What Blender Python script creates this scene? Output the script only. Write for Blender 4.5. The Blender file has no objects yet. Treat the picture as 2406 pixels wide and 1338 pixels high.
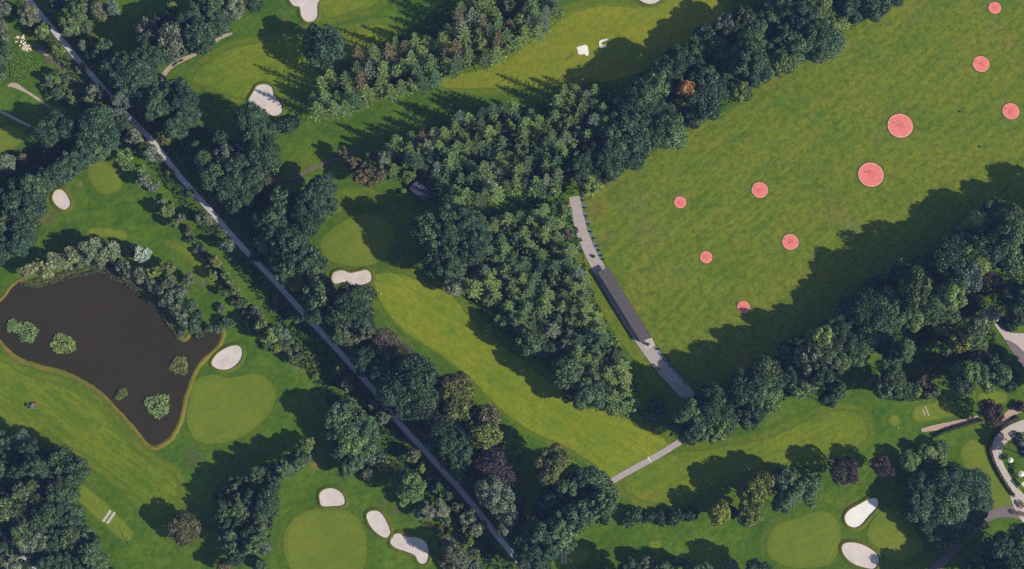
import bpy, bmesh, math, random
import numpy as np
from mathutils import Vector, Matrix
R = math.radians
sc = bpy.context.scene
COL = sc.collection

# ------------------------------------------------------------------ camera
MPP = 0.16                                   # metres per photograph pixel on the ground at the centre of the frame
CAM = Vector((-16.0, -118.0, 520.0))
cam_d = bpy.data.cameras.new('camera'); cam = bpy.data.objects.new('camera', cam_d); COL.objects.link(cam)
cam.location = CAM
cam.rotation_euler = (-CAM).to_track_quat('-Z', 'Y').to_euler()
FPX = CAM.length / MPP
cam_d.sensor_width = 36.0; cam_d.lens = FPX * 36.0 / 2406.0
cam_d.clip_start = 1.0; cam_d.clip_end = 5000.0
sc.camera = cam
# ------------------------------------------------------------------ sky, sun, exposure
SUN_EL = R(33.0); SUN_DIR = Vector((0.85, -0.53, 0)).normalized()        # horizontal direction towards the sun
w = bpy.data.worlds.new('World'); sc.world = w; w.use_nodes = True
nt = w.node_tree
sky = nt.nodes.new('ShaderNodeTexSky'); sky.sky_type = 'NISHITA'; sky.sun_disc = False
sky.sun_elevation = SUN_EL; sky.sun_rotation = math.atan2(SUN_DIR.x, SUN_DIR.y)
sky.air_density = 1.2; sky.dust_density = 0.6; sky.ozone_density = 1.5
bg = nt.nodes['Background']; bg.inputs['Strength'].default_value = 0.085
nt.links.new(sky.outputs['Color'], bg.inputs['Color'])
sl = bpy.data.lights.new('sun', 'SUN'); so = bpy.data.objects.new('sun', sl); COL.objects.link(so)
sl.energy = 5.0; sl.angle = R(0.6); sl.color = (1.0, 0.93, 0.80)
sd = Vector((SUN_DIR.x * math.cos(SUN_EL), SUN_DIR.y * math.cos(SUN_EL), math.sin(SUN_EL)))
so.rotation_euler = sd.to_track_quat('Z', 'Y').to_euler(); so.location = (0, 0, 300)
vs = sc.view_settings; vs.view_transform = 'Standard'; vs.look = 'None'; vs.exposure = 0.12; vs.gamma = 1.0; vs.use_curve_mapping = False
sc.cycles.use_denoising = False; sc.cycles.max_bounces = 4; sc.cycles.diffuse_bounces = 2; sc.cycles.glossy_bounces = 2; sc.cycles.transmission_bounces = 2; sc.cycles.transparent_max_bounces = 4; sc.cycles.volume_bounces = 0
HAZE_DENSITY, HAZE_COLOR = 0.98e-4, (0.27, 0.42, 1.0)

# ------------------------------------------------------------------ pixel -> point of the place
Rm = cam.rotation_euler.to_matrix()
def P(px, py, z=0.0):
    d = Rm @ Vector(((px - 1203) / FPX, -(py - 669) / FPX, -1.0))
    t = (z - CAM.z) / d.z
    q = CAM + d * t
    return Vector((q.x, q.y, z))
def PX(v):                                   # point -> photograph pixel
    q = Rm.transposed() @ (Vector(v) - CAM)
    return (1203 + FPX * q.x / -q.z, 669 - FPX * q.y / -q.z)

# ------------------------------------------------------------------ properties
def tag(o, label=None, cat=None, group=None, kind=None):
    if label: o['label'] = label
    if cat: o['category'] = cat
    if group: o['group'] = group
    if kind: o['kind'] = kind
    return o
def link(name, me, parent=None, mat=None, loc=None):
    o = bpy.data.objects.new(name, me); COL.objects.link(o)
    if mat is not None and me is not None and not me.materials: me.materials.append(mat)
    if parent is not None: o.parent = parent
    if loc is not None: o.location = loc
    return o
def empty(name, loc, rz=0.0):
    o = bpy.data.objects.new(name, None); COL.objects.link(o); o.location = loc; o.rotation_euler = (0, 0, rz); o.empty_display_size = 0.5
    return o
def mesh_from(name, verts, faces):
    me = bpy.data.meshes.new(name); me.from_pydata([tuple(v) for v in verts], [], faces); me.update(); return me
class MB:
    """collects boxes, tubes and prisms of one part"""
    def __init__(s): s.v = []; s.f = []
    def box(s, c, size, rz=0.0, taper=1.0):
        n = len(s.v); cx, cy, cz = c; sx, sy, sz = (q / 2 for q in size); ca, sa = math.cos(rz), math.sin(rz)
        for k, (x, y, z) in enumerate([(-1,-1,-1),(1,-1,-1),(1,1,-1),(-1,1,-1),(-1,-1,1),(1,-1,1),(1,1,1),(-1,1,1)]):
            t = taper if z > 0 else 1.0
            X, Y = x * sx * t, y * sy * t
            s.v.append((cx + X * ca - Y * sa, cy + X * sa + Y * ca, cz + z * sz))
        s.f += [tuple(n + i for i in q) for q in ((0,3,2,1),(4,5,6,7),(0,1,5,4),(1,2,6,5),(2,3,7,6),(3,0,4,7))]
        return s
    def tube(s, p0, p1, r0, r1=None, n=6):
        r1 = r0 if r1 is None else r1
        a, b = Vector(p0), Vector(p1); d = (b - a).normalized(); u = d.orthogonal().normalized(); w_ = d.cross(u); k = len(s.v)
        for p, r in ((a, r0), (b, r1)):
            for i in range(n):
                t = 2 * math.pi * i / n
                s.v.append(tuple(p + (u * math.cos(t) + w_ * math.sin(t)) * r))
        for i in range(n): s.f.append((k + i, k + (i + 1) % n, k + n + (i + 1) % n, k + n + i))
        s.f.append(tuple(k + i for i in reversed(range(n)))); s.f.append(tuple(k + n + i for i in range(n)))
        return s
    def build(s, name, mat, parent=None):
        return link(name, mesh_from(name, s.v, s.f), parent, mat)

# ------------------------------------------------------------------ materials
def new_mat(name):
    m = bpy.data.materials.new(name); m.use_nodes = True
    t = m.node_tree; b = t.nodes['Principled BSDF']; b.inputs['Specular IOR Level'].default_value = 0.25; b.inputs['Roughness'].default_value = 0.85
    return m, t, b
def node(t, typ, **kw):
    n = t.nodes.new(typ)
    for k, v in kw.items(): setattr(n, k, v)
    return n
def mixc(t, fac, a, b, mode='MIX'):
    m = node(t, 'ShaderNodeMix', data_type='RGBA', blend_type=mode)
    for sock, v in ((m.inputs[0], fac), (m.inputs[6], a), (m.inputs[7], b)):
        if hasattr(v, 'is_output'): t.links.new(v, sock)
        elif isinstance(v, (int, float)): sock.default_value = v
        else: sock.default_value = (*v, 1) if len(v) == 3 else v
    return m.outputs[2]
def coords(t, ang=0.0, scale=(1, 1, 1)):
    g = node(t, 'ShaderNodeNewGeometry'); mp = node(t, 'ShaderNodeMapping', vector_type='POINT')
    r = node(t, 'ShaderNodeVectorRotate', rotation_type='Z_AXIS'); r.inputs['Angle'].default_value = -ang
    t.links.new(g.outputs['Position'], r.inputs['Vector']); t.links.new(r.outputs[0], mp.inputs['Vector']); mp.inputs['Scale'].default_value = scale
    return mp.outputs[0]
def noise(t, vec, scale, detail=4.0, rough=0.55, lo=0.35, hi=0.65):
    n = node(t, 'ShaderNodeTexNoise'); t.links.new(vec, n.inputs['Vector']); n.inputs['Scale'].default_value = scale; n.inputs['Detail'].default_value = detail; n.inputs['Roughness'].default_value = rough
    m = node(t, 'ShaderNodeMapRange', clamp=True); t.links.new(n.outputs['Fac'], m.inputs['Value']); m.inputs['From Min'].default_value = lo; m.inputs['From Max'].default_value = hi
    return m.outputs[0]
def math_(t, op, a, b):
    m = node(t, 'ShaderNodeMath', operation=op)
    for i, v in enumerate((a, b)):
        if hasattr(v, 'is_output'): t.links.new(v, m.inputs[i])
        else: m.inputs[i].default_value = v
    return m.outputs[0]
def spot(t, x, y, r, vec, soft=0.5):
    """0..1 patch round a place on the ground, edge broken by noise"""
    c = P(x, y); d = node(t, 'ShaderNodeVectorMath', operation='DISTANCE'); t.links.new(vec, d.inputs[0]); d.inputs[1].default_value = (c.x, c.y, 0)
    nz = noise(t, vec, 0.12, 4, 0.6, 0.2, 0.8)
    dd = math_(t, 'ADD', d.outputs['Value'], math_(t, 'MULTIPLY', nz, r * MPP * 0.9))
    m = node(t, 'ShaderNodeMapRange', clamp=True); t.links.new(dd, m.inputs['Value'])
    m.inputs['From Min'].default_value = r * MPP * 1.5; m.inputs['From Max'].default_value = r * MPP * (1.5 - soft * 1.4); return m.outputs[0]
def bump(t, b, h, strength=0.5, dist=0.3):
    n = node(t, 'ShaderNodeBump'); n.inputs['Strength'].default_value = strength; n.inputs['Distance'].default_value = dist
    t.links.new(h, n.inputs['Height']); t.links.new(n.outputs[0], b.inputs['Normal'])
def grass_mat(name, c0, c1, cdry, ang=0.0, streak=0.5, patch=0.35, spots=(), fine=0.40, bumpy=0.5, stripe=None, edge_to=None):
    m, t, b = new_mat(name)
    iso = coords(t); st = coords(t, ang, (0.10, 1.0, 1.0))
    f1 = noise(t, iso, 0.06, 6, 0.65, 0.40, 0.60)
    f2 = noise(t, st, 0.35, 4, 0.6, 0.40, 0.60); f4 = noise(t, coords(t, ang, (0.16, 1.0, 1.0)), 0.8, 4, 0.7, 0.46, 0.60)
    f3 = noise(t, iso, 0.42, 5, 0.75, 0.44, 0.60)
    c0, c1, cdry = (tuple(q * k_ for q, k_ in zip(cc_, (1.16, 1.21, 0.46))) for cc_ in (c0, c1, cdry))
    c = mixc(t, f1, c0, c1)
    c = mixc(t, math_(t, 'MULTIPLY', f2, streak), c, tuple(0.5 * (p + q) * k for p, q, k in zip(c1, cdry, (1.12, 1.06, 0.9))))
    fd = noise(t, iso, 0.03, 7, 0.7, 0.52, 0.68)
    c = mixc(t, math_(t, 'MULTIPLY', fd, patch), c, cdry)
    if stripe:
        wv = node(t, 'ShaderNodeTexWave', wave_type='BANDS', bands_direction='Y'); wv.inputs['Scale'].default_value = stripe; wv.inputs['Distortion'].default_value = 2.0; wv.inputs['Detail'].default_value = 3; wv.inputs['Detail Scale'].default_value = 0.4
        t.links.new(coords(t, ang), wv.inputs['Vector'])
        c = mixc(t, math_(t, 'MULTIPLY', wv.outputs['Fac'], 0.10), c, tuple(q * 0.6 for q in c0))
    c = mixc(t, math_(t, 'MULTIPLY', f4, streak * 0.55), c, tuple(q * k_ for q, k_ in zip(c0, (0.55, 0.72, 0.6))))
    for x, y, r, cc, k in spots:
        c = mixc(t, math_(t, 'MULTIPLY', spot(t, x, y, r, iso, 0.8), k), c, cc)
    c = mixc(t, math_(t, 'MULTIPLY', f3, fine), c, tuple(q * 0.45 for q in c0))
    if edge_to:
        at = node(t, 'ShaderNodeAttribute', attribute_name='edge')
        e_ = math_(t, 'ADD', at.outputs['Fac'], math_(t, 'MULTIPLY', math_(t, 'SUBTRACT', noise(t, iso, 0.5, 4, 0.7, 0.2, 0.8), 0.5), 0.9))
        mr = node(t, 'ShaderNodeMapRange', clamp=True, interpolation_type='SMOOTHSTEP'); t.links.new(e_, mr.inputs['Value']); mr.inputs['From Min'].default_value = 0.12; mr.inputs['From Max'].default_value = 0.88
        c = mixc(t, mr.outputs[0], edge_to, c)
    t.links.new(c, b.inputs['Base Color']); b.inputs['Specular IOR Level'].default_value = 0.1
    bump(t, b, noise(t, iso, 0.8, 5, 0.7, 0.0, 1.0), bumpy, 0.35)
    return m
def plain(name, c, c2=None, sc_=2.0, rough=0.8, spec=0.3, fac=1.0, bmp=0.0, metal=0.0):
    m, t, b = new_mat(name); b.inputs['Roughness'].default_value = rough; b.inputs['Specular IOR Level'].default_value = spec; b.inputs['Metallic'].default_value = metal
    c2 = c2 or tuple(q * 0.72 for q in c)
    f = noise(t, coords(t), sc_, 5, 0.6, 0.35, 0.68)
    t.links.new(mixc(t, math_(t, 'MULTIPLY', f, fac), c, c2), b.inputs['Base Color'])
    if bmp: bump(t, b, f, bmp, 0.1)
    return m
SOIL = (0.16, 0.10, 0.07); DRY = (0.27, 0.19, 0.04); STRAW = (0.30, 0.24, 0.10)
M = {}
M['rough'] = grass_mat('rough_grass', (0.045, 0.106, 0.013), (0.095, 0.172, 0.020), (0.13, 0.13, 0.035), 0.6, 0.35, 0.5, [
    (752, 938, 16, SOIL, .8), (905, 1185, 20, SOIL, .6), (930, 1200, 16, SOIL, .5), (690, 845, 20, (.30, .17, .13), .8), (705, 865, 16, (.25, .2, .15), .7), (740, 1092, 16, (.34, .18, .09), .9),
    (470, 300, 16, (.12, .075, .07), .8), (185, 265, 20, (.14, .08, .09), .7), (700, 420, 26, (.12, .08, .08), .7), (620, 410, 24, (.1, .08, .075), .6), (770, 395, 18, (.12, .09, .08), .6), (1380, 455, 20, (.22, .15, .07), .7), (188, 435, 10, STRAW, .9),
    (115, 145, 12, (.22, .10, .09), .8), (110, 512, 32, (.19, .15, .055), .85), (450, 650, 26, (.16, .13, .05), .6), (480, 665, 16, (.2, .17, .1), .7), (790, 265, 22, (.22, .13, .06), .7), (900, 205, 30, (.2, .15, .06), .6), (370, 168, 18, (.2, .16, .05), .7), (460, 1075, 34, (.12, .09, .05), .7), (780, 630, 20, (.11, .085, .03), .6), (748, 590, 18, (.11, .09, .03), .6), (1890, 1180, 24, (.14, .11, .03), .5), (2035, 1265, 14, (.2, .12, .06), .6), (665, 45, 20, (.18, .14, .05), .5)])
M['fairway'] = grass_mat('fairway_grass', (0.145, 0.205, 0.022), (0.215, 0.245, 0.028), (0.27, 0.23, 0.03), R(-38), 0.45, 0.5, fine=0.32, stripe=0.16, edge_to=(0.098, 0.146, 0.011))
M['fairway_east'] = grass_mat('fairway_grass_east', (0.105, 0.168, 0.018), (0.170, 0.205, 0.024), (0.19, 0.18, 0.03), R(20), 0.5, 0.4, fine=0.34, stripe=0.14, edge_to=(0.098, 0.146, 0.011))
M['fairway_west'] = grass_mat('fairway_grass_west', (0.085, 0.150, 0.014), (0.140, 0.182, 0.02), (0.2, 0.2, 0.03), R(-42), 0.8, 0.4, fine=0.30, stripe=0.18, edge_to=(0.098, 0.146, 0.011))
M['fairway_north'] = grass_mat('fairway_grass_north', (0.160, 0.196, 0.022), (0.205, 0.215, 0.03), (0.24, 0.21, 0.035), R(30), 0.4, 0.6, fine=0.32, edge_to=(0.098, 0.146, 0.011))
M['semi'] = grass_mat('semi_rough_grass', (0.085, 0.138, 0.014), (0.125, 0.172, 0.02), (0.17, 0.17, 0.03), R(-38), 0.6, 0.4, fine=0.35, stripe=0.2, edge_to=(0.070, 0.140, 0.010))
M['surround'] = grass_mat('green_surround_grass', (0.062, 0.118, 0.012), (0.085, 0.145, 0.016), (0.12, 0.14, 0.03), R(40), 0.6, 0.4, stripe=0.3, edge_to=(0.070, 0.140, 0.010))
M['mown'] = grass_mat('mown_strip_grass', (0.10, 0.150, 0.016), (0.14, 0.175, 0.02), (0.17, 0.17, 0.03), R(-50), 0.6, 0.4)
M['green'] = grass_mat('putting_green_grass', (0.118, 0.162, 0.030), (0.148, 0.178, 0.038), (0.185, 0.195, 0.045), 0.3, 0.3, 0.5, fine=0.14, bumpy=0.12, edge_to=(0.13, 0.178, 0.016))
M['collar'] = grass_mat('green_collar_grass', (0.112, 0.160, 0.020), (0.14, 0.18, 0.026), (0.16, 0.17, 0.035), 0.3, 0.4, 0.3, fine=0.15, edge_to=(0.098, 0.146, 0.011))
M['tee'] = grass_mat('tee_grass', (0.135, 0.180, 0.030), (0.16, 0.19, 0.036), (0.20, 0.2, 0.05), R(-45), 0.5, 0.4, fine=0.1, edge_to=(0.098, 0.146, 0.011))
M['range'] = grass_mat('range_grass', (0.100, 0.158, 0.024), (0.155, 0.186, 0.028), (0.19, 0.18, 0.045), R(33), 0.7, 0.6, [
    (2370, 100, 34, DRY, .7), (2340, 60, 26, (.2, .2, .06), .5), (2385, 150, 22, DRY, .6), (1960, 500, 40, DRY, .5), (2000, 540, 40, (.19, .19, .06), .6), (1900, 530, 22, DRY, .4), (1810, 195, 30, DRY, .6), (1990, 120, 40, (.2, .2, .04), .4), (2140, 20, 50, (.2, .2, .04), .5),
    (1400, 490, 34, (.20, .165, .05), .7), (1420, 560, 26, (.18, .16, .05), .5), (1500, 480, 60, (.17, .175, .05), .5), (1520, 540, 50, (.18, .18, .06), .5), (1590, 640, 34, (.17, .19, .05), .4), (2060, 320, 30, (.19, .17, .05), .4), (1440, 430, 26, (.17, .15, .05), .5)], fine=0.52)
def sand_mat():
    m, t, b = new_mat('bunker_sand'); v = coords(t)
    c = mixc(t, noise(t, v, 0.25, 5, 0.6, 0.35, 0.7), (0.76, 0.665, 0.61), (0.61, 0.52, 0.48)); c = mixc(t, math_(t, 'MULTIPLY', noise(t, v, 2.5, 3, 0.6, 0.3, 0.7), 0.22), c, (0.52, 0.43, 0.38))
    t.links.new(c, b.inputs['Base Color']); b.inputs['Specular IOR Level'].default_value = 0.1
    bump(t, b, noise(t, v, 1.2, 4, 0.7, 0, 1), 0.25, 0.2); return m
M['sand'] = sand_mat()
M['sand_white'] = plain('white_sand', (0.93, 0.89, 0.83), (0.85, 0.79, 0.73), 0.3, 0.9, 0.1, bmp=0.1)
M['lip'] = grass_mat('bunker_lip_grass', (0.075, 0.105, 0.018), (0.10, 0.120, 0.022), (0.15, 0.12, 0.04), 0, 0.2, 0.6, fine=0.3)
M['bank'] = grass_mat('pond_bank_grass', (0.13, 0.13, 0.035), (0.19, 0.155, 0.055), (0.25, 0.17, 0.075), 0, 0.2, 0.8, fine=0.3)
M['road'] = plain('road_asphalt', (0.60, 0.56, 0.55), (0.48, 0.45, 0.45), 0.5, 0.85, 0.2, bmp=0.1)
M['verge'] = plain('road_verge', (0.11, 0.10, 0.085), (0.06, 0.075, 0.04), 0.5, 0.9, 0.1)
M['paving'] = plain('concrete_paving', (0.47, 0.39, 0.365), (0.40, 0.345, 0.32), 0.7, 0.85, 0.2)
M['path'] = plain('gravel_path', (0.50, 0.40, 0.33), (0.42, 0.31, 0.24), 0.8, 0.9, 0.1)
M['redpath'] = plain('red_gravel_path', (0.52, 0.33, 0.25), (0.50, 0.38, 0.29), 0.25, 0.9, 0.1)
M['drive'] = plain('drive_surface', (0.60, 0.51, 0.45), (0.50, 0.43, 0.37), 0.5, 0.9, 0.1)
M['darkpath'] = plain('drive_painted_shade', (0.23, 0.18, 0.185), (0.18, 0.16, 0.16), 0.5, 0.9, 0.1)  # drive surface with the shade lying on it put into the colour
M['track'] = plain('dirt_track', (0.20, 0.15, 0.14), (0.13, 0.12, 0.09), 0.5, 0.9, 0.1)
M['joint'] = plain('pale_joint', (0.78, 0.74, 0.70))
def water_mat():
    m, t, b = new_mat('pond_water'); v = coords(t)
    c = mixc(t, noise(t, v, 0.03, 4, 0.55, 0.35, 0.65), (0.036, 0.032, 0.013), (0.046, 0.035, 0.015)); t.links.new(c, b.inputs['Base Color'])
    b.inputs['Roughness'].default_value = 0.12; b.inputs['Specular IOR Level'].default_value = 0.4; b.inputs['IOR'].default_value = 1.33
    bump(t, b, noise(t, v, 1.5, 3, 0.6, 0, 1), 0.04, 0.05); return m
M['water'] = water_mat()
M['bark'] = plain('bark', (0.11, 0.085, 0.065), (0.05, 0.04, 0.03), 3, 0.9, 0.1)
M['white'] = plain('white_paint', (0.82, 0.81, 0.78), None, 1, 0.6, 0.3, 0.3)
M['pink'] = plain('pink_turf', (0.92, 0.27, 0.235), (0.74, 0.19, 0.165), 0.9, 0.95, 0.05)
M['worn'] = plain('worn_pink_turf', (0.62, 0.15, 0.13), (0.88, 0.25, 0.22), 0.8, 0.95, 0.05)
M['pinkrim'] = plain('faded_rim', (0.80, 0.47, 0.29), (0.7, 0.36, 0.24), 1.0, 0.95, 0.05)
M['darkrim'] = plain('earth_edge', (0.13, 0.085, 0.04), (0.07, 0.08, 0.02), 0.8, 0.95, 0.05)
M['red'] = plain('red_flag', (0.30, 0.03, 0.03)); M['black'] = plain('black_paint', (0.015, 0.015, 0.018), None, 2, 0.5)
M['wood'] = plain('weathered_wood', (0.13, 0.085, 0.055), (0.08, 0.05, 0.035), 4, 0.8, 0.2)
M['felt'] = plain('roof_felt', (0.085, 0.075, 0.085), (0.155, 0.130, 0.130), 1.6, 0.9, 0.1, bmp=0.2)
M['wall'] = plain('shed_boards', (0.12, 0.10, 0.08)); M['metal'] = plain('grey_metal', (0.30, 0.31, 0.33), None, 3, 0.45, 0.5, metal=0.6)
M['mat'] = plain('mat_turf', (0.10, 0.19, 0.15), (0.17, 0.24, 0.20), 1.5); M['rubber'] = plain('rubber', (0.22, 0.235, 0.225), (0.12, 0.13, 0.13), 2)
M['divider'] = plain('divider_green', (0.02, 0.075, 0.055)); M['stone'] = plain('pale_stone', (0.78, 0.66, 0.55), (0.55, 0.42, 0.33), 1.0, 0.9, 0.1)
M['hut'] = plain('slate_roof', (0.09, 0.09, 0.14), (0.06, 0.06, 0.09), 1.5); M['cream'] = plain('cream_canvas', (0.80, 0.77, 0.70)); M['mower'] = plain('mower_paint', (0.25, 0.20, 0.20), (0.34, 0.33, 0.34), 4, 0.4, 0.5)
def leaf_mat(name):
    m, t, b = new_mat(name)
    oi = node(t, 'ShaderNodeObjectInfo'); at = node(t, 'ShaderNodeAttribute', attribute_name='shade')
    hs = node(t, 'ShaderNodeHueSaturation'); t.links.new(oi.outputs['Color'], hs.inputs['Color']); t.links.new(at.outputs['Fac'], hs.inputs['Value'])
    v = coords(t); f = noise(t, v, 0.35, 3, 0.6, 0.3, 0.7)
    m2 = mixc(t, math_(t, 'MULTIPLY', f, 0.35), hs.outputs[0], mixc(t, 1.0, hs.outputs[0], (1.45, 1.25, 0.7), 'MULTIPLY'))
    t.links.new(m2, b.inputs['Base Color']); b.inputs['Roughness'].default_value = 0.55; b.inputs['Specular IOR Level'].default_value = 0.25
    tr = node(t, 'ShaderNodeBsdfTranslucent'); t.links.new(mixc(t, 1.0, m2, (0.9, 1.1, 0.5), 'MULTIPLY'), tr.inputs['Color'])
    mx = node(t, 'ShaderNodeMixShader'); mx.inputs[0].default_value = 0.25
    t.links.new(b.outputs[0], mx.inputs[1]); t.links.new(tr.outputs[0], mx.inputs[2]); t.links.new(mx.outputs[0], t.nodes['Material Output'].inputs['Surface'])
    return m
M['leaf'] = leaf_mat('foliage')

# ------------------------------------------------------------------ outlines on the ground
def smooth(pts, n=6, closed=True):
    out = []; N = len(pts)
    for i in range(N if closed else N - 1):
        p0, p1, p2, p3 = (pts[(i + k) % N] if closed else pts[min(max(i + k, 0), N - 1)] for k in (-1, 0, 1, 2))
        for j in range(n):
            t = j / n
            out.append(tuple(0.5 * (2 * b + (c - a) * t + (2 * a - 5 * b + 4 * c - d) * t * t + (3 * b - a - 3 * c + d) * t ** 3) for a, b, c, d in zip(p0, p1, p2, p3)))
    if not closed: out.append(tuple(pts[-1]))
    return out
def ground_loop(pts, n=6, wob=0.0, seed=0):
    rnd = random.Random(seed)
    L = [P(*q) for q in smooth(pts, n)]
    a = sum(L[i].x * L[(i + 1) % len(L)].y - L[(i + 1) % len(L)].x * L[i].y for i in range(len(L)))
    if a < 0: L.reverse()
    if wob: L = [v + Vector((rnd.uniform(-wob, wob), rnd.uniform(-wob, wob), 0)) for v in L]
    return L
def offset(L, d):
    out = []; N = len(L)
    for i in range(N):
        t = (L[(i + 1) % N] - L[i - 1]); n = Vector((t.y, -t.x, 0))
        out.append(L[i] + (n.normalized() * d if n.length > 1e-6 else Vector()))
    return out
ZSTEP = [0]
def lift(z, parent):
    if parent is None: ZSTEP[0] += 1; return z + 0.00035 * ZSTEP[0]
    return z
def sheet(name, L, z, mat, parent=None, kind='structure'):
    z = lift(z, parent)
    bm = bmesh.new(); f = bm.faces.new([bm.verts.new((v.x, v.y, z)) for v in L])
    bm.normal_update()
    if f.normal.z < 0: f.normal_flip()
    bmesh.ops.triangulate(bm, faces=[f], ngon_method='EAR_CLIP')
    me = bpy.data.meshes.new(name); bm.to_mesh(me); bm.free()
    o = link(name, me, parent, mat)
    if parent is None and kind: o['kind'] = kind
    return o
def soft_sheet(name, L, d, z, mat, parent=None):
    """a mown sheet whose outer band of width d carries edge = 0..1"""
    z = lift(z, parent); O = offset(L, d); n = len(L)
    bm = bmesh.new(); vi = [bm.verts.new((v.x, v.y, z)) for v in L]; vo = [bm.verts.new((v.x, v.y, z)) for v in O]
    f = bm.faces.new(vi); [bm.faces.new((vo[i], vo[(i + 1) % n], vi[(i + 1) % n], vi[i])) for i in range(n)]
    bm.normal_update(); bmesh.ops.triangulate(bm, faces=[f], ngon_method='EAR_CLIP')
    me = bpy.data.meshes.new(name); bm.verts.index_update(); bm.to_mesh(me); bm.free()
    a = me.attributes.new('edge', 'FLOAT', 'POINT'); a.data.foreach_set('value', [1.0] * n + [0.0] * n)
    o = link(name, me, parent, mat); o['kind'] = 'structure'; return o
def ribbon(name, pts, width, z, mat, parent=None, kind='structure', n=8, wob=0.0, seed=1):
    """a strip along a line; width in photograph pixels, a number or one per point"""
    rnd = random.Random(seed); z = lift(z, parent)
    ws = [width] * len(pts) if isinstance(width, (int, float)) else list(width)
    S = smooth([(x, y, q) for (x, y), q in zip(pts, ws)], n, False)
    C = [P(x, y) for x, y, _ in S]; V = []; F = []
    for i, c in enumerate(C):
        t = C[min(i + 1, len(C) - 1)] - C[max(i - 1, 0)]; nn = Vector((-t.y, t.x, 0)).normalized(); h = S[i][2] * MPP / 2
        for s in (1, -1):
            q = c + nn * s * (h + rnd.uniform(-wob, wob)); V.append((q.x, q.y, z))
    for i in range(len(C) - 1): F.append((2 * i, 2 * i + 1, 2 * i + 3, 2 * i + 2))
    o = link(name, mesh_from(name, V, F), parent, mat)
    if parent is None and kind: o['kind'] = kind
    return o
def lofted(name, loops, zs, mat, parent, cap=True):
    V = []; F = []; N = len(loops[0])
    for L, z in zip(loops, zs): V += [(v.x, v.y, z) for v in L]
    for k in range(len(loops) - 1):
        for i in range(N): F.append((k * N + i, k * N + (i + 1) % N, (k + 1) * N + (i + 1) % N, (k + 1) * N + i))
    me = mesh_from(name, V, F)
    return link(name, me, parent, mat)
def inside(x, y, poly):
    c = False; j = len(poly) - 1
    for i in range(len(poly)):
        (xi, yi), (xj, yj) = poly[i], poly[j]
        if (yi > y) != (yj > y) and x < (xj - xi) * (y - yi) / (yj - yi) + xi: c = not c
        j = i
    return c

# ground: one sheet
GX, GY = 650, 560
link('ground', mesh_from('ground', [(-GX, -GY, 0), (GX, -GY, 0), (GX, GY, 0), (-GX, GY, 0)], [(0, 1, 2, 3)]), None, M['rough'])['kind'] = 'structure'

# fairways (mown sheets a few millimetres to centimetres above one another)
FW = {
 'fairway': ([(885,648),(930,645),(985,662),(1060,698),(1110,755),(1200,828),(1290,898),(1390,958),(1470,985),(1530,1015),(1560,1035),(1560,1060),(1440,1128),(1400,1092),(1330,1048),(1250,1012),(1180,962),(1110,892),(1040,835),(960,785),(912,735),(888,690)], M['fairway']),
 'fairway_beyond_cart_path': ([(1470,1130),(1560,1075),(1640,1062),(1720,1050),(1800,1035),(1880,1000),(1940,975),(1990,968),(2025,985),(2035,1025),(1990,1058),(1900,1072),(1800,1098),(1720,1112),(1660,1130),(1600,1165),(1545,1180),(1490,1165)], M['fairway_east']),
 'fairway_beside_pond': ([(-60,850),(0,850),(60,885),(150,910),(215,945),(270,1000),(320,1060),(370,1100),(410,1120),(415,1170),(395,1192),(350,1188),(300,1140),(230,1085),(150,1040),(60,1000),(-60,975)], M['fairway_west']),
 'fairway_above_range_wood': ([(1040,185),(1130,165),(1200,130),(1270,72),(1350,24),(1440,8),(1520,18),(1620,-20),(1700,20),(1640,90),(1500,170),(1350,200),(1180,205),(1050,205)], M['fairway_north']),
 'fairway_by_stone_path': ([(455,185),(500,140),(560,112),(640,100),(760,90),(900,60),(900,110),(760,180),(640,220),(560,228),(500,205)], M['fairway_east']),
 'fairway_top_edge': ([(760,-40),(900,-40),(880,10),(820,28),(770,40),(755,10)], M['fairway_east']),
}
for k, (pts, m) in FW.items():
    L = ground_loop(pts, 8, 0.12, 3)
    soft_sheet('semi_rough' if k == 'fairway' else 'semi_rough_' + k, offset(L, 2.2), 2.0, 0.010, M['semi'])
    soft_sheet(k, offset(L, -0.5), 1.4, 0.018, m)
soft_sheet('semi_rough_round_green', ground_loop([(705,545),(745,505),(790,460),(850,445),(900,470),(905,520),(925,560),(945,610),(985,650),(1010,690),(950,760),(890,720),(862,680),(850,640),(790,628),(740,600)], 6, 0.1), 2.0, 0.006, M['semi'])
# mown band between the fairway and the wood
ribbon('mown_band', [(870,650),(905,700),(930,760),(1010,830),(1090,900),(1160,975),(1240,1030),(1330,1075),(1420,1120)], 22, 0.012, M['rough'])
ribbon('mown_path_strip', [(390,570),(430,590),(480,640),(530,690)], 14, 0.014, M['mown'])
ribbon('mown_edge_strip', [(1180,150),(1270,80),(1345,30),(1420,12),(1500,18)], 8, 0.036, M['mown'])
ribbon('mown_strip_beside_bays', [(1365,600),(1400,690),(1450,770),(1500,840),(1550,915)], [16, 26, 26, 26, 30], 0.014, M['mown'])
range_poly = [(1374,458),(1380,505),(1392,560),(1412,605),(1440,650),(1485,720),(1532,795),(1570,842),(1600,880),(1640,930),(1800,860),(1950,770),(2100,660),(2300,520),(2440,470),(2500,200),(2440,-60),(2150,-60),(2115,-5),(2050,40),(1990,72),(1955,118),(1880,152),(1775,192),(1740,240),(1690,268),(1600,320),(1520,368),(1450,412)]
sheet('driving_range', ground_loop(range_poly, 6, 0.15, 5), 0.012, M['range'])
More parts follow.
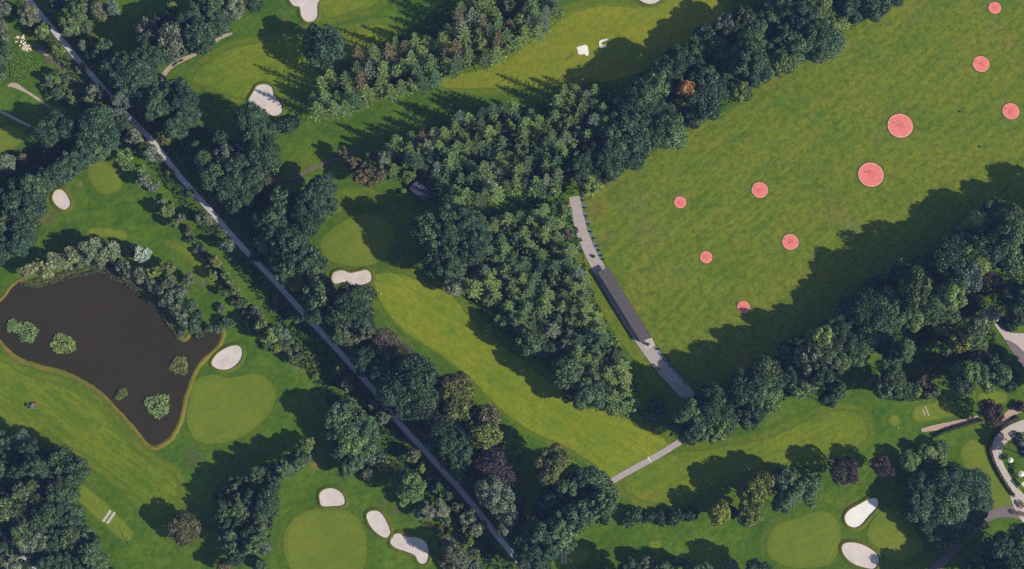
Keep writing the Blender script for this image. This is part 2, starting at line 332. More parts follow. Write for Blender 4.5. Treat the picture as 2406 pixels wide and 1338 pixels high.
# greens, each a collar and a close-mown centre
GR = [
 ('putting_green', [(765,572),(788,546),(840,518),(885,515),(915,545),(905,590),(865,613),(810,612),(775,598)], 3.2),
 ('putting_green_by_pond', [(455,945),(462,905),(498,891),(540,898),(580,890),(614,893),(636,918),(632,955),(602,990),(560,1020),(508,1034),(465,1024),(449,985)], 2.6),
 ('putting_green_bottom', [(676,1262),(698,1226),(740,1206),(792,1204),(830,1222),(850,1258),(852,1305),(838,1345),(800,1372),(740,1372),(700,1345),(680,1305)], 2.4),
 ('putting_green_two_bunkers', [(1812,1275),(1830,1242),(1880,1226),(1930,1210),(1958,1225),(1967,1262),(1955,1305),(1935,1322),(1860,1324),(1818,1305)], 2.2),
 ('putting_green_beside_white_bunkers', [(2050,1240),(2075,1208),(2100,1202),(2126,1226),(2150,1258),(2164,1282),(2140,1302),(2100,1312),(2072,1290),(2048,1265)], 1.6),
 ('putting_green_left', [(210,392),(235,383),(265,402),(284,430),(268,448),(242,452),(218,425)], 1.0),
 ('putting_green_far_left', [(-20,315),(25,300),(58,318),(42,336),(20,350),(-20,352)], 0.8),
 ('practice_green', [(2262,1068),(2276,1044),(2298,1040),(2320,1070),(2345,1118),(2370,1160),(2376,1185),(2355,1200),(2332,1194),(2310,1158),(2280,1112)], 1.0),
]
for nm, pts, d in GR:
    L = ground_loop(pts, 7, 0.06, 7)
    soft_sheet(nm + '_outer_collar', offset(L, d * 1.3), 1.6, 0.024, M['surround'])
    soft_sheet(nm + '_collar', offset(L, d * 0.45), 0.5, 0.036, M['collar'])
    soft_sheet(nm, offset(L, -0.2), 0.45, 0.044, M['green'])
TE = [
 ('tee_box', [(188,1152),(206,1148),(302,1240),(309,1260),(296,1270),(282,1262),(182,1172)]),
 ('tee_box_by_red_path', [(2148,985),(2150,962),(2165,954),(2222,944),(2243,955),(2240,975),(2170,990)]),
 ('tee_box_beside_lane', [(1299,1318),(1306,1300),(1322,1294),(1378,1290),(1380,1312),(1345,1325),(1310,1331)]),
 ('tee_box_above_pond', [(209,547),(215,538),(265,540),(297,551),(292,561),(255,555),(215,553)]),
 ('tee_box_by_drive', [(2300,935),(2310,924),(2340,920),(2362,925),(2366,938),(2350,948),(2310,948)]),
 ('small_tee', [(1527,1282),(1533,1273),(1546,1272),(1552,1282),(1546,1292),(1532,1292)]),
 ('small_tee_on_slope', [(2092,985),(2100,977),(2112,982),(2112,995),(2100,1000),(2093,994)]),
]
for nm, pts in TE:
    L = ground_loop(pts, 5, 0.05, 9)
    soft_sheet(nm + '_edge', offset(L, 0.3), 0.8, 0.024, M['semi']); soft_sheet(nm, offset(L, -0.2), 0.4, 0.034, M['tee'])

# ------------------------------------------------------------------ pond
pond = [(-18,750),(-8,720),(10,700),(42,664),(83,672),(130,658),(170,646),(233,632),(300,662),(353,708),(392,738),(405,775),(425,800),(440,800),(455,785),(500,772),(521,784),(512,808),(500,823),(467,853),(450,886),(440,912),(431,940),(423,982),(402,1024),(372,1046),(350,1044),(317,1005),(280,965),(240,923),(200,896),(150,872),(85,855),(43,839),(5,805),(-14,780)]
PL = ground_loop(pond, 5, 0.12, 11)
sheet('pond_water', PL, 0.070, M['water'])
lofted('pond_bank', [offset(PL, 1.7), offset(PL, 0.9), offset(PL, 0.2), offset(PL, -0.25)], [0.0, 0.30, 0.26, 0.05], M['bank'], None)['kind'] = 'structure'

# ------------------------------------------------------------------ roads and paths
ROAD = [(40,-40),(62,-8),(100,40),(170,125),(240,205),(300,272),(360,335),(420,412),(500,502),(570,582),(640,655),(700,722),(760,787),(820,852),(880,920),(930,985),(1000,1062),(1060,1128),(1110,1186),(1165,1255),(1235,1340),(1270,1385)]
ribbon('road_verge', ROAD, 23, 0.060, M['verge'], wob=0.25); ribbon('road', ROAD, 12.5, 0.090, M['road'], wob=0.05)
R2 = [(-40,1212),(-5,1246),(30,1285),(60,1315),(100,1358)]
ribbon('side_road_verge', R2, 20, 0.060, M['verge'], wob=0.2); ribbon('side_road', R2, 13, 0.090, M['road'])
ribbon('gravel_path', [(377,197),(388,172),(408,152),(436,138),(468,124)], [9, 12, 12, 11, 8], 0.090, M['path'], wob=0.12)
ribbon('gravel_path_end', [(507,97),(525,86),(546,79)], [9, 9, 6], 0.090, M['path'], wob=0.12)
ribbon('gravel_path_spur', [(527,78),(533,58)], [9, 8], 0.094, M['path'], wob=0.1)
ribbon('lane', [(-30,252),(0,262),(40,282),(72,298)], 7, 0.090, M['paving'])
ribbon('gravel_lane', [(18,203),(34,201),(62,216),(90,234),(118,254)], [4, 13, 7, 6, 3], 0.090, M['path'], wob=0.1)
ribbon('dirt_track', [(75,98),(100,122),(125,142),(150,165),(175,195)], [8, 10, 9, 8, 6], 0.075, M['track'], wob=0.2)
ribbon('dirt_track_pale', [(88,121),(100,124),(114,131)], [5, 8, 6], 0.083, M['path'], wob=0.15)
ribbon('dirt_path', [(690,420),(740,394),(790,372),(850,350)], 9, 0.075, M['track'], wob=0.25)
ribbon('bay_paving', [(1350,462),(1356,500),(1366,540),(1381,580),(1402,622),(1440,690),(1490,772),(1520,815),(1556,862),(1590,900),(1630,945)], [27, 28, 28, 28, 30, 30, 30, 32, 33, 33, 30], 0.085, M['paving'])
ribbon('cart_path', [(1436,1132),(1478,1108),(1520,1085),(1560,1062),(1598,1038)], 14, 0.091, M['paving'], wob=0.05)
ribbon('pale_joint', [(1522,1073),(1529,1086)], 3, 0.097, M['joint'])
ribbon('red_path', [(2165,1012),(2200,1005),(2250,994),(2300,982)], [8, 13, 12, 10], 0.090, M['redpath'], wob=0.1)
ribbon('red_path_bend', [(2420,948),(2395,962),(2372,972),(2362,985),(2350,1002)], [18, 16, 16, 16, 10], 0.093, M['redpath'], wob=0.1)
ribbon('drive', [(2440,985),(2410,998),(2380,1012),(2355,1030),(2343,1050),(2342,1080),(2358,1115),(2380,1150),(2400,1185),(2430,1230)], [24, 24, 27, 27, 25, 22, 22, 24, 38, 44], 0.097, M['drive'])
ribbon('lane_to_car_park', [(2410,1210),(2375,1203),(2330,1210),(2285,1245),(2235,1300),(2190,1345)], [30, 26, 20, 20, 20, 20], 0.091, M['darkpath'])  # tree shade on this stretch is in its dark colour
sheet('forecourt', ground_loop([(2336,762),(2352,768),(2375,782),(2412,784),(2470,790),(2470,900),(2412,870),(2385,835),(2362,800)], 4), 0.090, M['drive'])
sheet('forecourt_painted_shade', ground_loop([(2362,800),(2385,808),(2412,830),(2470,850),(2470,905),(2412,872),(2385,838)], 4), 0.096, M['darkpath'])  # painted shade: dark sheet over the shaded lower part of the forecourt
for pts in ([(1355,112),(1368,108),(1380,108),(1383,128),(1378,132),(1372,128),(1360,129),(1357,118)],):
    sheet('sand_patch', ground_loop(pts, 3, 0.08), 0.105, M['sand_white'])
sheet('sand_patch_corner', ground_loop([(1408,98),(1425,92),(1426,95),(1413,101),(1415,107),(1424,107),(1424,111),(1411,113)], 3, 0.08), 0.105, M['sand_white'])
sheet('worn_strip', ground_loop([(1331,138),(1345,127),(1350,124),(1350,129),(1348,133),(1336,141)], 3, 0.1), 0.100, M['bank'])

# ------------------------------------------------------------------ bunkers
BK = [
 ('egg-shaped sand bunker between the pond and its heart-shaped green', [(498,856),(508,835),(535,817),(560,813),(570,828),(563,850),(542,867),(515,868)], 'sand'),
 ('rounded sand bunker directly above the bottom-edge putting green', [(752,1176),(752,1160),(765,1150),(785,1149),(803,1160),(811,1176),(807,1187),(780,1190),(757,1189)], 'sand'),
 ('long oval sand bunker right of the bottom-edge putting green', [(862,1216),(868,1203),(888,1202),(902,1215),(915,1240),(918,1257),(908,1264),(892,1258),(873,1240)], 'sand'),
 ('bone-shaped sand bunker partly shaded, beside scrub below the road', [(918,1276),(922,1260),(938,1254),(955,1262),(977,1263),(998,1272),(1006,1290),(1007,1312),(1000,1325),(985,1322),(974,1305),(955,1297),(930,1288)], 'sand'),
 ('bright white bunker with a shaded straight edge, upper of the pair', [(1985,1216),(1995,1200),(2020,1185),(2045,1172),(2061,1174),(2061,1192),(2043,1212),(2026,1232),(2010,1240),(1992,1234)], 'sand_white'),
 ('oval pale bunker at the bottom edge, lower of the pair', [(1978,1286),(1990,1276),(2015,1277),(2040,1287),(2060,1303),(2065,1320),(2055,1336),(2035,1335),(2005,1325),(1985,1307)], 'sand'),
 ('sand bunker with a stepped outline cut by the top edge', [(680,-14),(688,12),(704,18),(708,38),(720,51),(738,50),(747,38),(747,14),(752,-14)], 'sand'),
 ('sand bunker half hidden under a dark tree near gravel path', [(597,215),(606,202),(625,199),(640,208),(645,226),(656,240),(664,255),(661,268),(645,273),(620,262),(585,243)], 'sand'),
 ('sand bunker cut by the top edge beside the striped fairway', [(1492,-12),(1505,2),(1525,10),(1545,6),(1562,-12)], 'sand'),
 ('small oval sand bunker at the left woodland edge above pond', [(124,466),(130,450),(145,447),(158,460),(166,478),(161,490),(148,493),(131,481)], 'sand'),
 ('dumb-bell shaped sand bunker below the central putting green', [(780,656),(785,641),(805,636),(824,642),(845,638),(862,635),(873,646),(872,662),(850,670),(830,671),(812,664),(795,667),(783,666)], 'sand'),
]
for lab, pts, mk in BK:
    L = ground_loop(pts, 6, 0.03, 13); c = sum(L, Vector()) / len(L)
    e = empty('sand_bunker', (c.x, c.y, 0)); tag(e, lab, 'bunker', 'sand bunkers')
    q = [v - Vector((c.x, c.y, 0)) for v in L]
    lofted('turf_lip', [offset(q, 1.5), offset(q, 0.75), offset(q, 0.22), offset(q, -0.03)], [0.0, 0.32, 0.48, 0.12], M['lip'], e)
    n = len(q); cen = [v * 0.55 for v in q]
    V = [(v.x, v.y, 0.17) for v in offset(q, 0.08)] + [(v.x, v.y, 0.12) for v in cen] + [(0, 0, 0.11)]
    F = [(i, (i + 1) % n, n + (i + 1) % n, n + i) for i in range(n)] + [(n + i, n + (i + 1) % n, 2 * n) for i in range(n)]
    if any(k in lab for k in ('bone', 'dumb', 'half hidden', 'stepped', 'straight edge')):   # concave outlines: flat raked floor
        o = sheet('sand', offset(q, 0.08), 0.13, M[mk], e)
    else:
        link('sand', mesh_from('sand', V, F), e, M[mk])

# ------------------------------------------------------------------ tree meshes (shared between alike trees)
def cards_mesh(name, C, N, S, shade, asp=0.75, seed=0):
    """leaf clumps: one four-cornered leaf face per point; C centres, N normals, S sizes, shade 0..1.5"""
    rg = np.random.default_rng(seed); n = len(C)
    N = N / np.linalg.norm(N, axis=1, keepdims=True)
    a = rg.normal(size=(n, 3)); U = np.cross(N, a); U /= np.linalg.norm(U, axis=1, keepdims=True); W = np.cross(N, U)
    S = S[:, None]; k = rg.uniform(0.7, 1.25, (n, 4, 1))
    corners = np.stack([U * S * k[:, 0], W * S * asp * k[:, 1], -U * S * k[:, 2], -W * S * asp * k[:, 3]], 1) * 0.5
    corners[:, 0] += N * S * 0.12; corners[:, 2] -= N * S * 0.12
    V = (C[:, None, :] + corners).reshape(-1, 3)
    me = bpy.data.meshes.new(name)
    me.vertices.add(4 * n); me.vertices.foreach_set('co', V.astype(np.float32).ravel())
    me.loops.add(4 * n); me.loops.foreach_set('vertex_index', np.arange(4 * n, dtype=np.int32))
    me.polygons.add(n); me.polygons.foreach_set('loop_start', np.arange(0, 4 * n, 4, dtype=np.int32)); me.polygons.foreach_set('loop_total', np.full(n, 4, dtype=np.int32))
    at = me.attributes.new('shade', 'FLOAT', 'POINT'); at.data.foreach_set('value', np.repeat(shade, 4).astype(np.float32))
    me.update(calc_edges=True); me.materials.append(M['leaf'])
    return me
def crown_mesh(name, rad, zc, hz, lobes, ncards, size, seed, cone=0.0, ragged=0.18, tuft=0.5):
    rg = np.random.default_rng(seed)
    d = rg.normal(size=(lobes, 3)); d[:, 2] = np.abs(d[:, 2]) * 1.1 - 0.45; d /= np.linalg.norm(d, axis=1, keepdims=True)
    lc = d * np.array([rad, rad, hz]) * rg.uniform(0.52, 0.86, (lobes, 1))
    lr = rad * rg.uniform(0.16, 0.34, lobes)
    sv = rg.uniform(0.74, 1.22, lobes)
    lc = np.vstack([lc, [[0, 0, 0]]]); lr = np.append(lr, rad * 0.66); sv = np.append(sv, 0.85)
    p = lr ** 2 / (lr ** 2).sum(); idx = rg.choice(lobes + 1, ncards * 2, p=p)
    u = rg.normal(size=(ncards * 2, 3)); u /= np.linalg.norm(u, axis=1, keepdims=True)
    C = lc[idx] + u * (lr[idx] * rg.uniform(1 - ragged, 1 + ragged * 0.7, ncards * 2))[:, None]
    keep = u[:, 2] > -0.75
    for j in range(lobes + 1):                     # drop what is buried deep in another lobe
        dd = np.linalg.norm(C - lc[j], axis=1); keep &= ~((dd < lr[j] * 0.72) & (idx != j))
    C, u, idx = C[keep][:ncards], u[keep][:ncards], idx[keep][:ncards]
    if cone:
        f = np.clip((C[:, 2] + hz) / (2 * hz), 0, 1); k = 1.15 - cone * f; C[:, 0] *= k; C[:, 1] *= k
    N = u + rg.normal(size=u.shape) * tuft
    sh = sv[idx] * rg.choice([0.38, 0.68, 0.95, 1.15, 1.4], len(C))
    C[:, 2] += zc
    return cards_mesh(name, C, N, size * rg.uniform(0.6, 1.3, len(C)), sh, 0.8, seed)
def trunk_mesh(name, h, r, zc, rad, seed, limbs=5):
    rnd = random.Random(seed); b = MB()
    bend = [Vector((rnd.uniform(-.25, .25), rnd.uniform(-.25, .25), 0)) * (i / 3) for i in range(4)]
    pts = [Vector((0, 0, h * i / 3)) + bend[i] for i in range(4)]
    for i in range(3): b.tube(pts[i], pts[i + 1], r * (1 - 0.26 * i) * (1.25 if i == 0 else 1), r * (1 - 0.26 * (i + 1)), 7)
    for k in range(limbs):
        a = 2 * math.pi * k / limbs + rnd.uniform(-.4, .4); s = pts[2] * rnd.uniform(.75, 1.0)
        b.tube(s, s + Vector((math.cos(a) * rad * .6, math.sin(a) * rad * .6, rad * rnd.uniform(.3, .8))), r * .38, r * .10, 5)
    me = mesh_from(name, b.v, b.f); me.materials.append(M['bark']); return me
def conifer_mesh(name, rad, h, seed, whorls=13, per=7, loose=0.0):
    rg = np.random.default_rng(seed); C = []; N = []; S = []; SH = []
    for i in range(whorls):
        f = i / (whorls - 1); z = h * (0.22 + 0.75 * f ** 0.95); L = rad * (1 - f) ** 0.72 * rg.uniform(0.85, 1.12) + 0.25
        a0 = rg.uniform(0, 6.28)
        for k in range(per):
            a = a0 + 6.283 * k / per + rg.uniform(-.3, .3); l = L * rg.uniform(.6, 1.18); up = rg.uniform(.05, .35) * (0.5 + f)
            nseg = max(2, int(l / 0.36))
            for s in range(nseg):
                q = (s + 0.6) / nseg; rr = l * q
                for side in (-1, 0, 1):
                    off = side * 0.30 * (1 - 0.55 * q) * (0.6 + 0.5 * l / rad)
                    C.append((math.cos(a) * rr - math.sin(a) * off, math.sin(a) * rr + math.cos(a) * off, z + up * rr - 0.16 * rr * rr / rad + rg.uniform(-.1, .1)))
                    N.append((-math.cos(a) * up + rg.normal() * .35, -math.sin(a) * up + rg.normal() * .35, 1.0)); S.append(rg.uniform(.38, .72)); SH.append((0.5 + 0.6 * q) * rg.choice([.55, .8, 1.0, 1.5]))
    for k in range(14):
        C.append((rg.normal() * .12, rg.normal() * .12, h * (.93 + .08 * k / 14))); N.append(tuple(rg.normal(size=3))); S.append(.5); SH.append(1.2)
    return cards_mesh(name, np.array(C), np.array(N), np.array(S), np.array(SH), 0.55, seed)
# kinds: reference crown radius (m) and list of (crown, trunk) variants
VAR = {}
def add_kind(key, rad, n, fn, tfn): VAR[key] = (rad, [(fn(i), tfn(i)) for i in range(n)])
add_kind('broad_l', 6.2, 10, lambda i: crown_mesh('crown', 6.2, 11.0, (5.2, 6.2, 7.0, 5.8, 6.6)[i % 5], (46, 70, 100)[i % 3], 11500, (0.60, 0.68)[i % 2], 100 + i, ragged=(.14, .24, .32)[i % 3]), lambda i: trunk_mesh('trunk', 9.0, .34, 11.0, 6.2, i))
add_kind('broad_m', 4.4, 10, lambda i: crown_mesh('crown', 4.4, 8.4, (4.2, 5.0, 5.6, 4.6)[i % 4], (30, 46, 66)[i % 3], 6200, (0.54, 0.62)[i % 2], 120 + i, ragged=(.14, .26, .34)[i % 3]), lambda i: trunk_mesh('trunk', 6.8, .26, 8.0, 4.4, 20 + i))
add_kind('broad_s', 2.6, 5, lambda i: crown_mesh('crown', 2.6, 4.9, 3.2, 24, 2100, 0.50, 140 + i), lambda i: trunk_mesh('trunk', 3.9, .15, 4.6, 2.6, 40 + i, 4))
add_kind('shrub', 2.0, 5, lambda i: crown_mesh('crown', 2.0, 1.15, 1.25, 9, 900, 0.44, 160 + i, tuft=.8), lambda i: trunk_mesh('trunk', 0.9, .10, 1.0, 2.0, 60 + i, 5))
add_kind('cone', 4.6, 3, lambda i: crown_mesh('crown', 4.6, 8.6, 8.0, 40, 5200, 0.55, 180 + i, cone=0.85, ragged=.1), lambda i: trunk_mesh('trunk', 9.0, .3, 8.6, 3.0, 80 + i))
add_kind('dense', 4.5, 3, lambda i: crown_mesh('crown', 4.5, 6.6, 4.6, 34, 4600, 0.50, 200 + i, ragged=.1), lambda i: trunk_mesh('trunk', 5.2, .28, 6.6, 4.5, 90 + i))
add_kind('willow', 4.0, 4, lambda i: crown_mesh('crown', 4.0, 5.6, 4.6, 15, 2600, 0.60, 220 + i, ragged=.34, tuft=.9), lambda i: trunk_mesh('trunk', 4.6, .28, 5.6, 4.0, 100 + i))
add_kind('bare', 5.6, 3, lambda i: crown_mesh('crown', 5.6, 8.0, 5.4, 24, 3000, 0.46, 240 + i, ragged=.4, tuft=1.2), lambda i: trunk_mesh('trunk', 7.2, .32, 8.0, 5.6, 110 + i, 8))
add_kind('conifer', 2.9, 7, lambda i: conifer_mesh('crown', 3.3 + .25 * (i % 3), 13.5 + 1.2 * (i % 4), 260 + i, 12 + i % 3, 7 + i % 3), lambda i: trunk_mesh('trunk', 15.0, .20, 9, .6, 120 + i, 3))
add_kind('reed', 1.0, 3, lambda i: crown_mesh('crown', 1.0, 0.45, 0.32, 26, 1100, 0.16, 300 + i, ragged=.25, tuft=.7), lambda i: trunk_mesh('trunk', 0.3, .05, .4, .6, 140 + i, 6))
HREL = {'broad_l': 11.0, 'broad_m': 8.4, 'broad_s': 4.9, 'shrub': 1.15, 'cone': 8.6, 'dense': 6.6, 'willow': 5.6, 'bare': 8.0, 'conifer': 12.0, 'reed': 0.45}
NAMES = {'broad_l': 'tall_broadleaf_tree', 'broad_m': 'broadleaf_tree', 'broad_s': 'small_tree', 'shrub': 'shrub', 'cone': 'conical_tree', 'dense': 'round_tree', 'willow': 'willow_tree', 'bare': 'sparse_tree', 'conifer': 'conifer_tree', 'reed': 'water_plant_clump'}
WORD = {'broad_l': 'broadleaf tree', 'broad_m': 'broadleaf tree', 'broad_s': 'small tree', 'shrub': 'shrub', 'cone': 'conical tree', 'dense': 'round-crowned tree', 'willow': 'willow', 'bare': 'sparse tree', 'conifer': 'conifer', 'reed': 'lily clump'}
CATS = {'shrub': 'shrub', 'reed': 'water plant'}
PAL = {   # foliage colours and their names
 'dk': ((0.064, 0.118, 0.066), 'dark green'), 'md': ((0.1066, 0.1742, 0.082), 'mid green'), 'lt': ((0.1845, 0.2665, 0.0922), 'light green'), 'yl': ((0.20, 0.265, 0.06), 'yellow-green'),
 'gr': ((0.1742, 0.2152, 0.1537), 'grey-green'), 'wl': ((0.296, 0.344, 0.2), 'pale silvery'), 'br': ((0.17, 0.155, 0.085), 'brownish'), 'pu': ((0.075, 0.055, 0.068), 'purple-leaved'), 'ba': ((0.152, 0.12, 0.144), 'purplish grey'),
 'go': ((0.185, 0.215, 0.07), 'golden green'), 'or': ((0.42, 0.25, 0.11), 'orange'), 'sv': ((0.405, 0.465, 0.42), 'silver'), 'cn': ((0.175, 0.25, 0.09), 'bright green'), 'bg': ((0.105, 0.112, 0.052), 'brownish green'), 'lp': ((0.27, 0.37, 0.13), 'fresh green'), 'cb': ((0.1742, 0.1435, 0.0922), 'rusty')}
LEAF_GAIN = 1.12
ZF = {'in big clump by practice green': .5, 'in belt along range top': .88, 'in belt along range bottom': .92, 'in upper conifer strip': 1.22, 'in central conifer wood': 1.18, 'in group below right-hand fairway': .78, 'in wood left of the road': .72, 'right of the road, upper wood': .9, 'along the bottom edge': .8, 'in left wood above the pond': .9, 'beside the upper conifer strip': .9, 'alone in shade below pond': .45, 'in wood behind the bays': .84, 'on fairway side of bays wood': .8}
TREES = []      # (px, py, r_px, kind, palette key, phrase, label or None)
def put(phrase, *rows, label=None):
    for r_ in rows: TREES.append((*r_[:3], r_[3], r_[4], phrase, r_[5] if len(r_) > 5 else label))
def near_line(x, y, line, d):
    for (ax, ay), (bx, by) in zip(line, line[1:]):
        L2 = (bx - ax) ** 2 + (by - ay) ** 2; t = max(0, min(1, ((x - ax) * (bx - ax) + (y - ay) * (by - ay)) / L2))
        if math.hypot(x - ax - t * (bx - ax), y - ay - t * (by - ay)) < d: return True
    return False
def fill(phrase, poly, rng, kinds, pals, seed, gap=0.62, holes=(), tries=2600, cap=200, edge=0.5):
    rnd = random.Random(seed); xs = [p[0] for p in poly]; ys = [p[1] for p in poly]; mine = []
    for _ in range(tries):
        if len(mine) >= cap: break
        x, y = rnd.uniform(min(xs), max(xs)), rnd.uniform(min(ys), max(ys)); r = rnd.uniform(*rng)
        if not inside(x, y, poly): continue
        if any(math.hypot(x - hx, y - hy) < hr + r * .4 for hx, hy, hr in holes): continue
        if near_line(x, y, poly + poly[:1], r * edge): continue
        if any(math.hypot(x - q[0], y - q[1]) < gap * (r + q[2]) for q in mine): continue
        k = rnd.choices(list(kinds), list(kinds.values()))[0]; c = rnd.choices(list(pals), list(pals.values()))[0]
        mine.append((x, y, r)); TREES.append((x, y, r, k, c, phrase, None))
B, BM, BS, SH, CF, DN, WI, CO, BA = 'broad_l', 'broad_m', 'broad_s', 'shrub', 'conifer', 'dense', 'willow', 'cone', 'bare'
DKM = {'dk': 6, 'md': 3, 'lt': .6, 'gr': .6}

fill('in belt along range top', [(1320,462),(1385,452),(1450,407),(1520,367),(1600,317),(1690,267),(1742,237),(1767,192),(1880,150),(1955,117),(1985,70),(2050,37),(2130,-12),(2110,-40),(1830,-40),(1790,25),(1720,25),(1650,75),(1580,130),(1520,165),(1475,205),(1450,262),(1400,330),(1340,400)], (25, 38), {B: 3, BM: 2}, {'dk': 7, 'md': 3, 'gr': .4, 'lt': .4}, 1, 0.47, [(1612, 224, 30), (1470, 205, 14), (1660, 150, 8), (1860, 55, 10)], cap=120)
put('in belt along range top', (1612,216,23,BM,'or','orange autumn tree standing out in the dark belt above range'), (1690,66,13,BS,'yl'), (1776,48,15,BS,'yl'), (1570,130,14,BS,'gr'), (1520,235,16,BS,'br'), (1740,70,15,BM,'gr'), (1785,175,12,SH,'lt'), (1650,115,14,BS,'lt'), (1720,50,16,BM,'ba'), (1690,120,16,BM,'br'))
fill('in central conifer wood', [(905,345),(930,312),(985,300),(1030,285),(1090,250),(1180,238),(1295,245),(1310,205),(1345,178),(1400,190),(1445,232),(1440,290),(1395,345),(1330,410),(1310,462),(1200,445),(1100,485),(1040,492),(1035,440),(1000,400),(945,400)], (14, 21), {CF: 8, BS: 2}, {'cn': 5, 'gr': 1.0, 'lt': 1.4, 'md': 3.5, 'dk': .5, 'cb': .2}, 2, 0.64, [(1010, 450, 26), (965, 420, 8)], cap=115)
fill('in wood below the hut', [(975,575),(985,530),(1030,500),(1090,488),(1140,505),(1150,560),(1130,610),(1060,650),(1010,630)], (27, 36), {B: 1, BM: 1}, {'dk': 5, 'md': 3}, 3, 0.5, cap=12)
fill('in wood behind the bays', [(1150,495),(1240,482),(1332,470),(1338,520),(1352,590),(1378,650),(1408,710),(1440,775),(1480,850),(1506,902),(1500,965),(1450,975),(1420,960),(1340,905),(1330,850),(1290,830),(1230,790),(1160,765),(1130,715),(1085,690),(1055,660),(1130,615)], (14, 21), {CF: 8, BS: 2}, {'cn': 5, 'gr': 1.0, 'lt': 1.4, 'md': 3.5, 'dk': .5, 'br': .2}, 4, 0.64, [(1255, 840, 20), (1175, 735, 14)], cap=115)
put('on fairway side of bays wood', (1240,805,28,BM,'md'), (1330,880,30,BM,'md'), (1390,925,34,B,'md'), (1275,820,22,BM,'dk'), (1350,855,24,BM,'lt'), (1440,950,22,BS,'lt'), (1480,950,20,BS,'lt'), (1150,775,12,BS,'yl'), (1070,672,22,BM,'gr'), (1340,930,18,BS,'dk'), (1540,945,15,SH,'gr'), (1555,975,13,SH,'gr'), (1530,980,15,SH,'gr'), (1415,930,22,BM,'dk'))
fill('in upper conifer strip', [(722,255),(728,205),(770,160),(800,110),(860,95),(945,82),(985,70),(1060,45),(1080,-20),(1330,-20),(1300,50),(1215,120),(1150,132),(1100,142),(1045,180),(960,215),(880,225),(830,250),(770,265)], (14, 20), {CF: 8, BS: 2.2}, {'cn': 5, 'gr': 2.2, 'lt': 1.6, 'md': 3.5, 'br': .5, 'cb': .25}, 5, 0.68, [(785, 130, 34), (1240, 80, 6)], cap=95)
put('beside the upper conifer strip', (764,108,50,DN,'dk','lone dark round tree standing in shade left of conifer strip'))
fill('in belt along range bottom', [(1588,990),(1600,955),(1660,922),(1730,893),(1780,855),(1830,818),(1900,793),(1960,745),(2010,693),(2080,643),(2132,612),(2232,572),(2290,505),(2330,482),(2440,470),(2440,640),(2330,640),(2290,700),(2230,745),(2180,775),(2100,780),(2050,825),(2000,858),(1925,898),(1865,928),(1800,968),(1740,1005),(1665,1040),(1605,1042)], (26, 37), {B: 3, BM: 2}, {'dk': 5, 'md': 4, 'gr': .4, 'lt': .6}, 6, 0.47, [(2260, 690, 12), (2320, 650, 20), (2190, 760, 8)], cap=125)
put('in belt along range bottom', (1612,1003,30,B,'dk'), (1632,968,30,B,'md'), (1672,945,30,B,'dk'), (1690,985,30,B,'dk'), (1655,1012,26,BM,'md'), (1722,925,30,B,'md'), (1735,965,28,B,'dk'), (1770,900,28,B,'dk'), (1790,935,28,B,'md'))
put('in belt past the right edge', (2460,490,32,B,'dk'), (2500,470,32,B,'dk'), (2480,540,30,B,'dk'), (2530,450,32,B,'dk'), (2555,500,30,B,'dk'), (2450,560,30,B,'dk'), (2470,870,26,BM,'dk'), (2500,905,28,BM,'dk'), (2455,905,24,BM,'dk'))
put('in copse beside the forecourt', (2320,670,30,BA,'pu'), (2300,690,22,BA,'ba'), (2270,600,26,BM,'lt'), (2260,635,22,BM,'lt'), (2322,742,22,WI,'sv','silver-leaved tree at the tip of the sandy forecourt'), (2298,765,22,BM,'gr'), (2370,690,28,BM,'dk'), (2410,690,30,BM,'dk'), (2390,735,26,BM,'dk'), (2378,768,16,SH,'md'), (2235,750,20,BM,'lt'), (2215,775,18,BM,'lt'), (2255,800,22,BM,'go'), (2225,815,18,BM,'lt'), (2280,790,22,BM,'md'), (2300,810,20,BS,'md'), (2305,845,22,BA,'ba'), (2330,850,18,BS,'md'), (2345,880,22,BM,'md'), (2360,850,12,SH,'lt'), (2375,870,14,SH,'md'), (2390,890,18,SH,'md'), (2270,880,30,BM,'lt'), (2260,905,24,BM,'md'), (2320,900,20,BS,'lt'), (2300,880,20,BM,'md'), (2365,905,18,BS,'dk'), (2236,890,14,BS,'gr'))
put('below the belt, beyond fairway', (2115,825,40,CO,'md','tall dark conical tree beneath the belt of range trees'), (2088,862,26,BM,'md'), (2048,898,17,BS,'go'), (2172,893,18,BS,'br'), (2075,915,22,BS,'md'), (2100,915,22,BS,'md'), (2100,890,22,BM,'md'), (2130,910,18,SH,'md'), (2155,918,16,SH,'lt'), (2195,915,16,SH,'gr'), (2145,900,16,SH,'md'), (2120,932,14,SH,'md'), (2180,930,12,SH,'lt'))
put('standing above the right-hand fairway', (1965,915,27,CO,'dk','dark conical tree casting a wide shadow above the right fairway'), (1945,938,22,BM,'dk'))
put('on lower right lawn', (1982,1108,32,DN,'pu','larger purple-leaved round tree of the pair on lawn'), (2070,1098,24,DN,'pu','smaller purple-leaved round tree of the pair on lawn'), (2330,972,30,DN,'pu','purple-leaved round tree at the end of the red path'), (2400,958,14,SH,'pu','small purple bush inside the bend of the red path'))
put('in big clump by practice green', (2138,1085,24,BM,'lt'), (2180,1068,20,BS,'lt'), (2212,1050,18,BS,'md'), (2210,1078,16,BS,'lt'), (2190,1105,18,BS,'md'), (2170,1150,36,B,'dk'), (2235,1140,40,B,'dk'), (2285,1148,36,B,'dk'), (2160,1195,30,BM,'dk'), (2235,1195,40,B,'md'), (2290,1195,32,B,'dk'), (2200,1230,34,B,'dk'), (2255,1240,28,BM,'md'), (2220,1275,22,BM,'lt'), (2205,1172,24,BM,'lt'), (2315,1180,18,BS,'dk'))
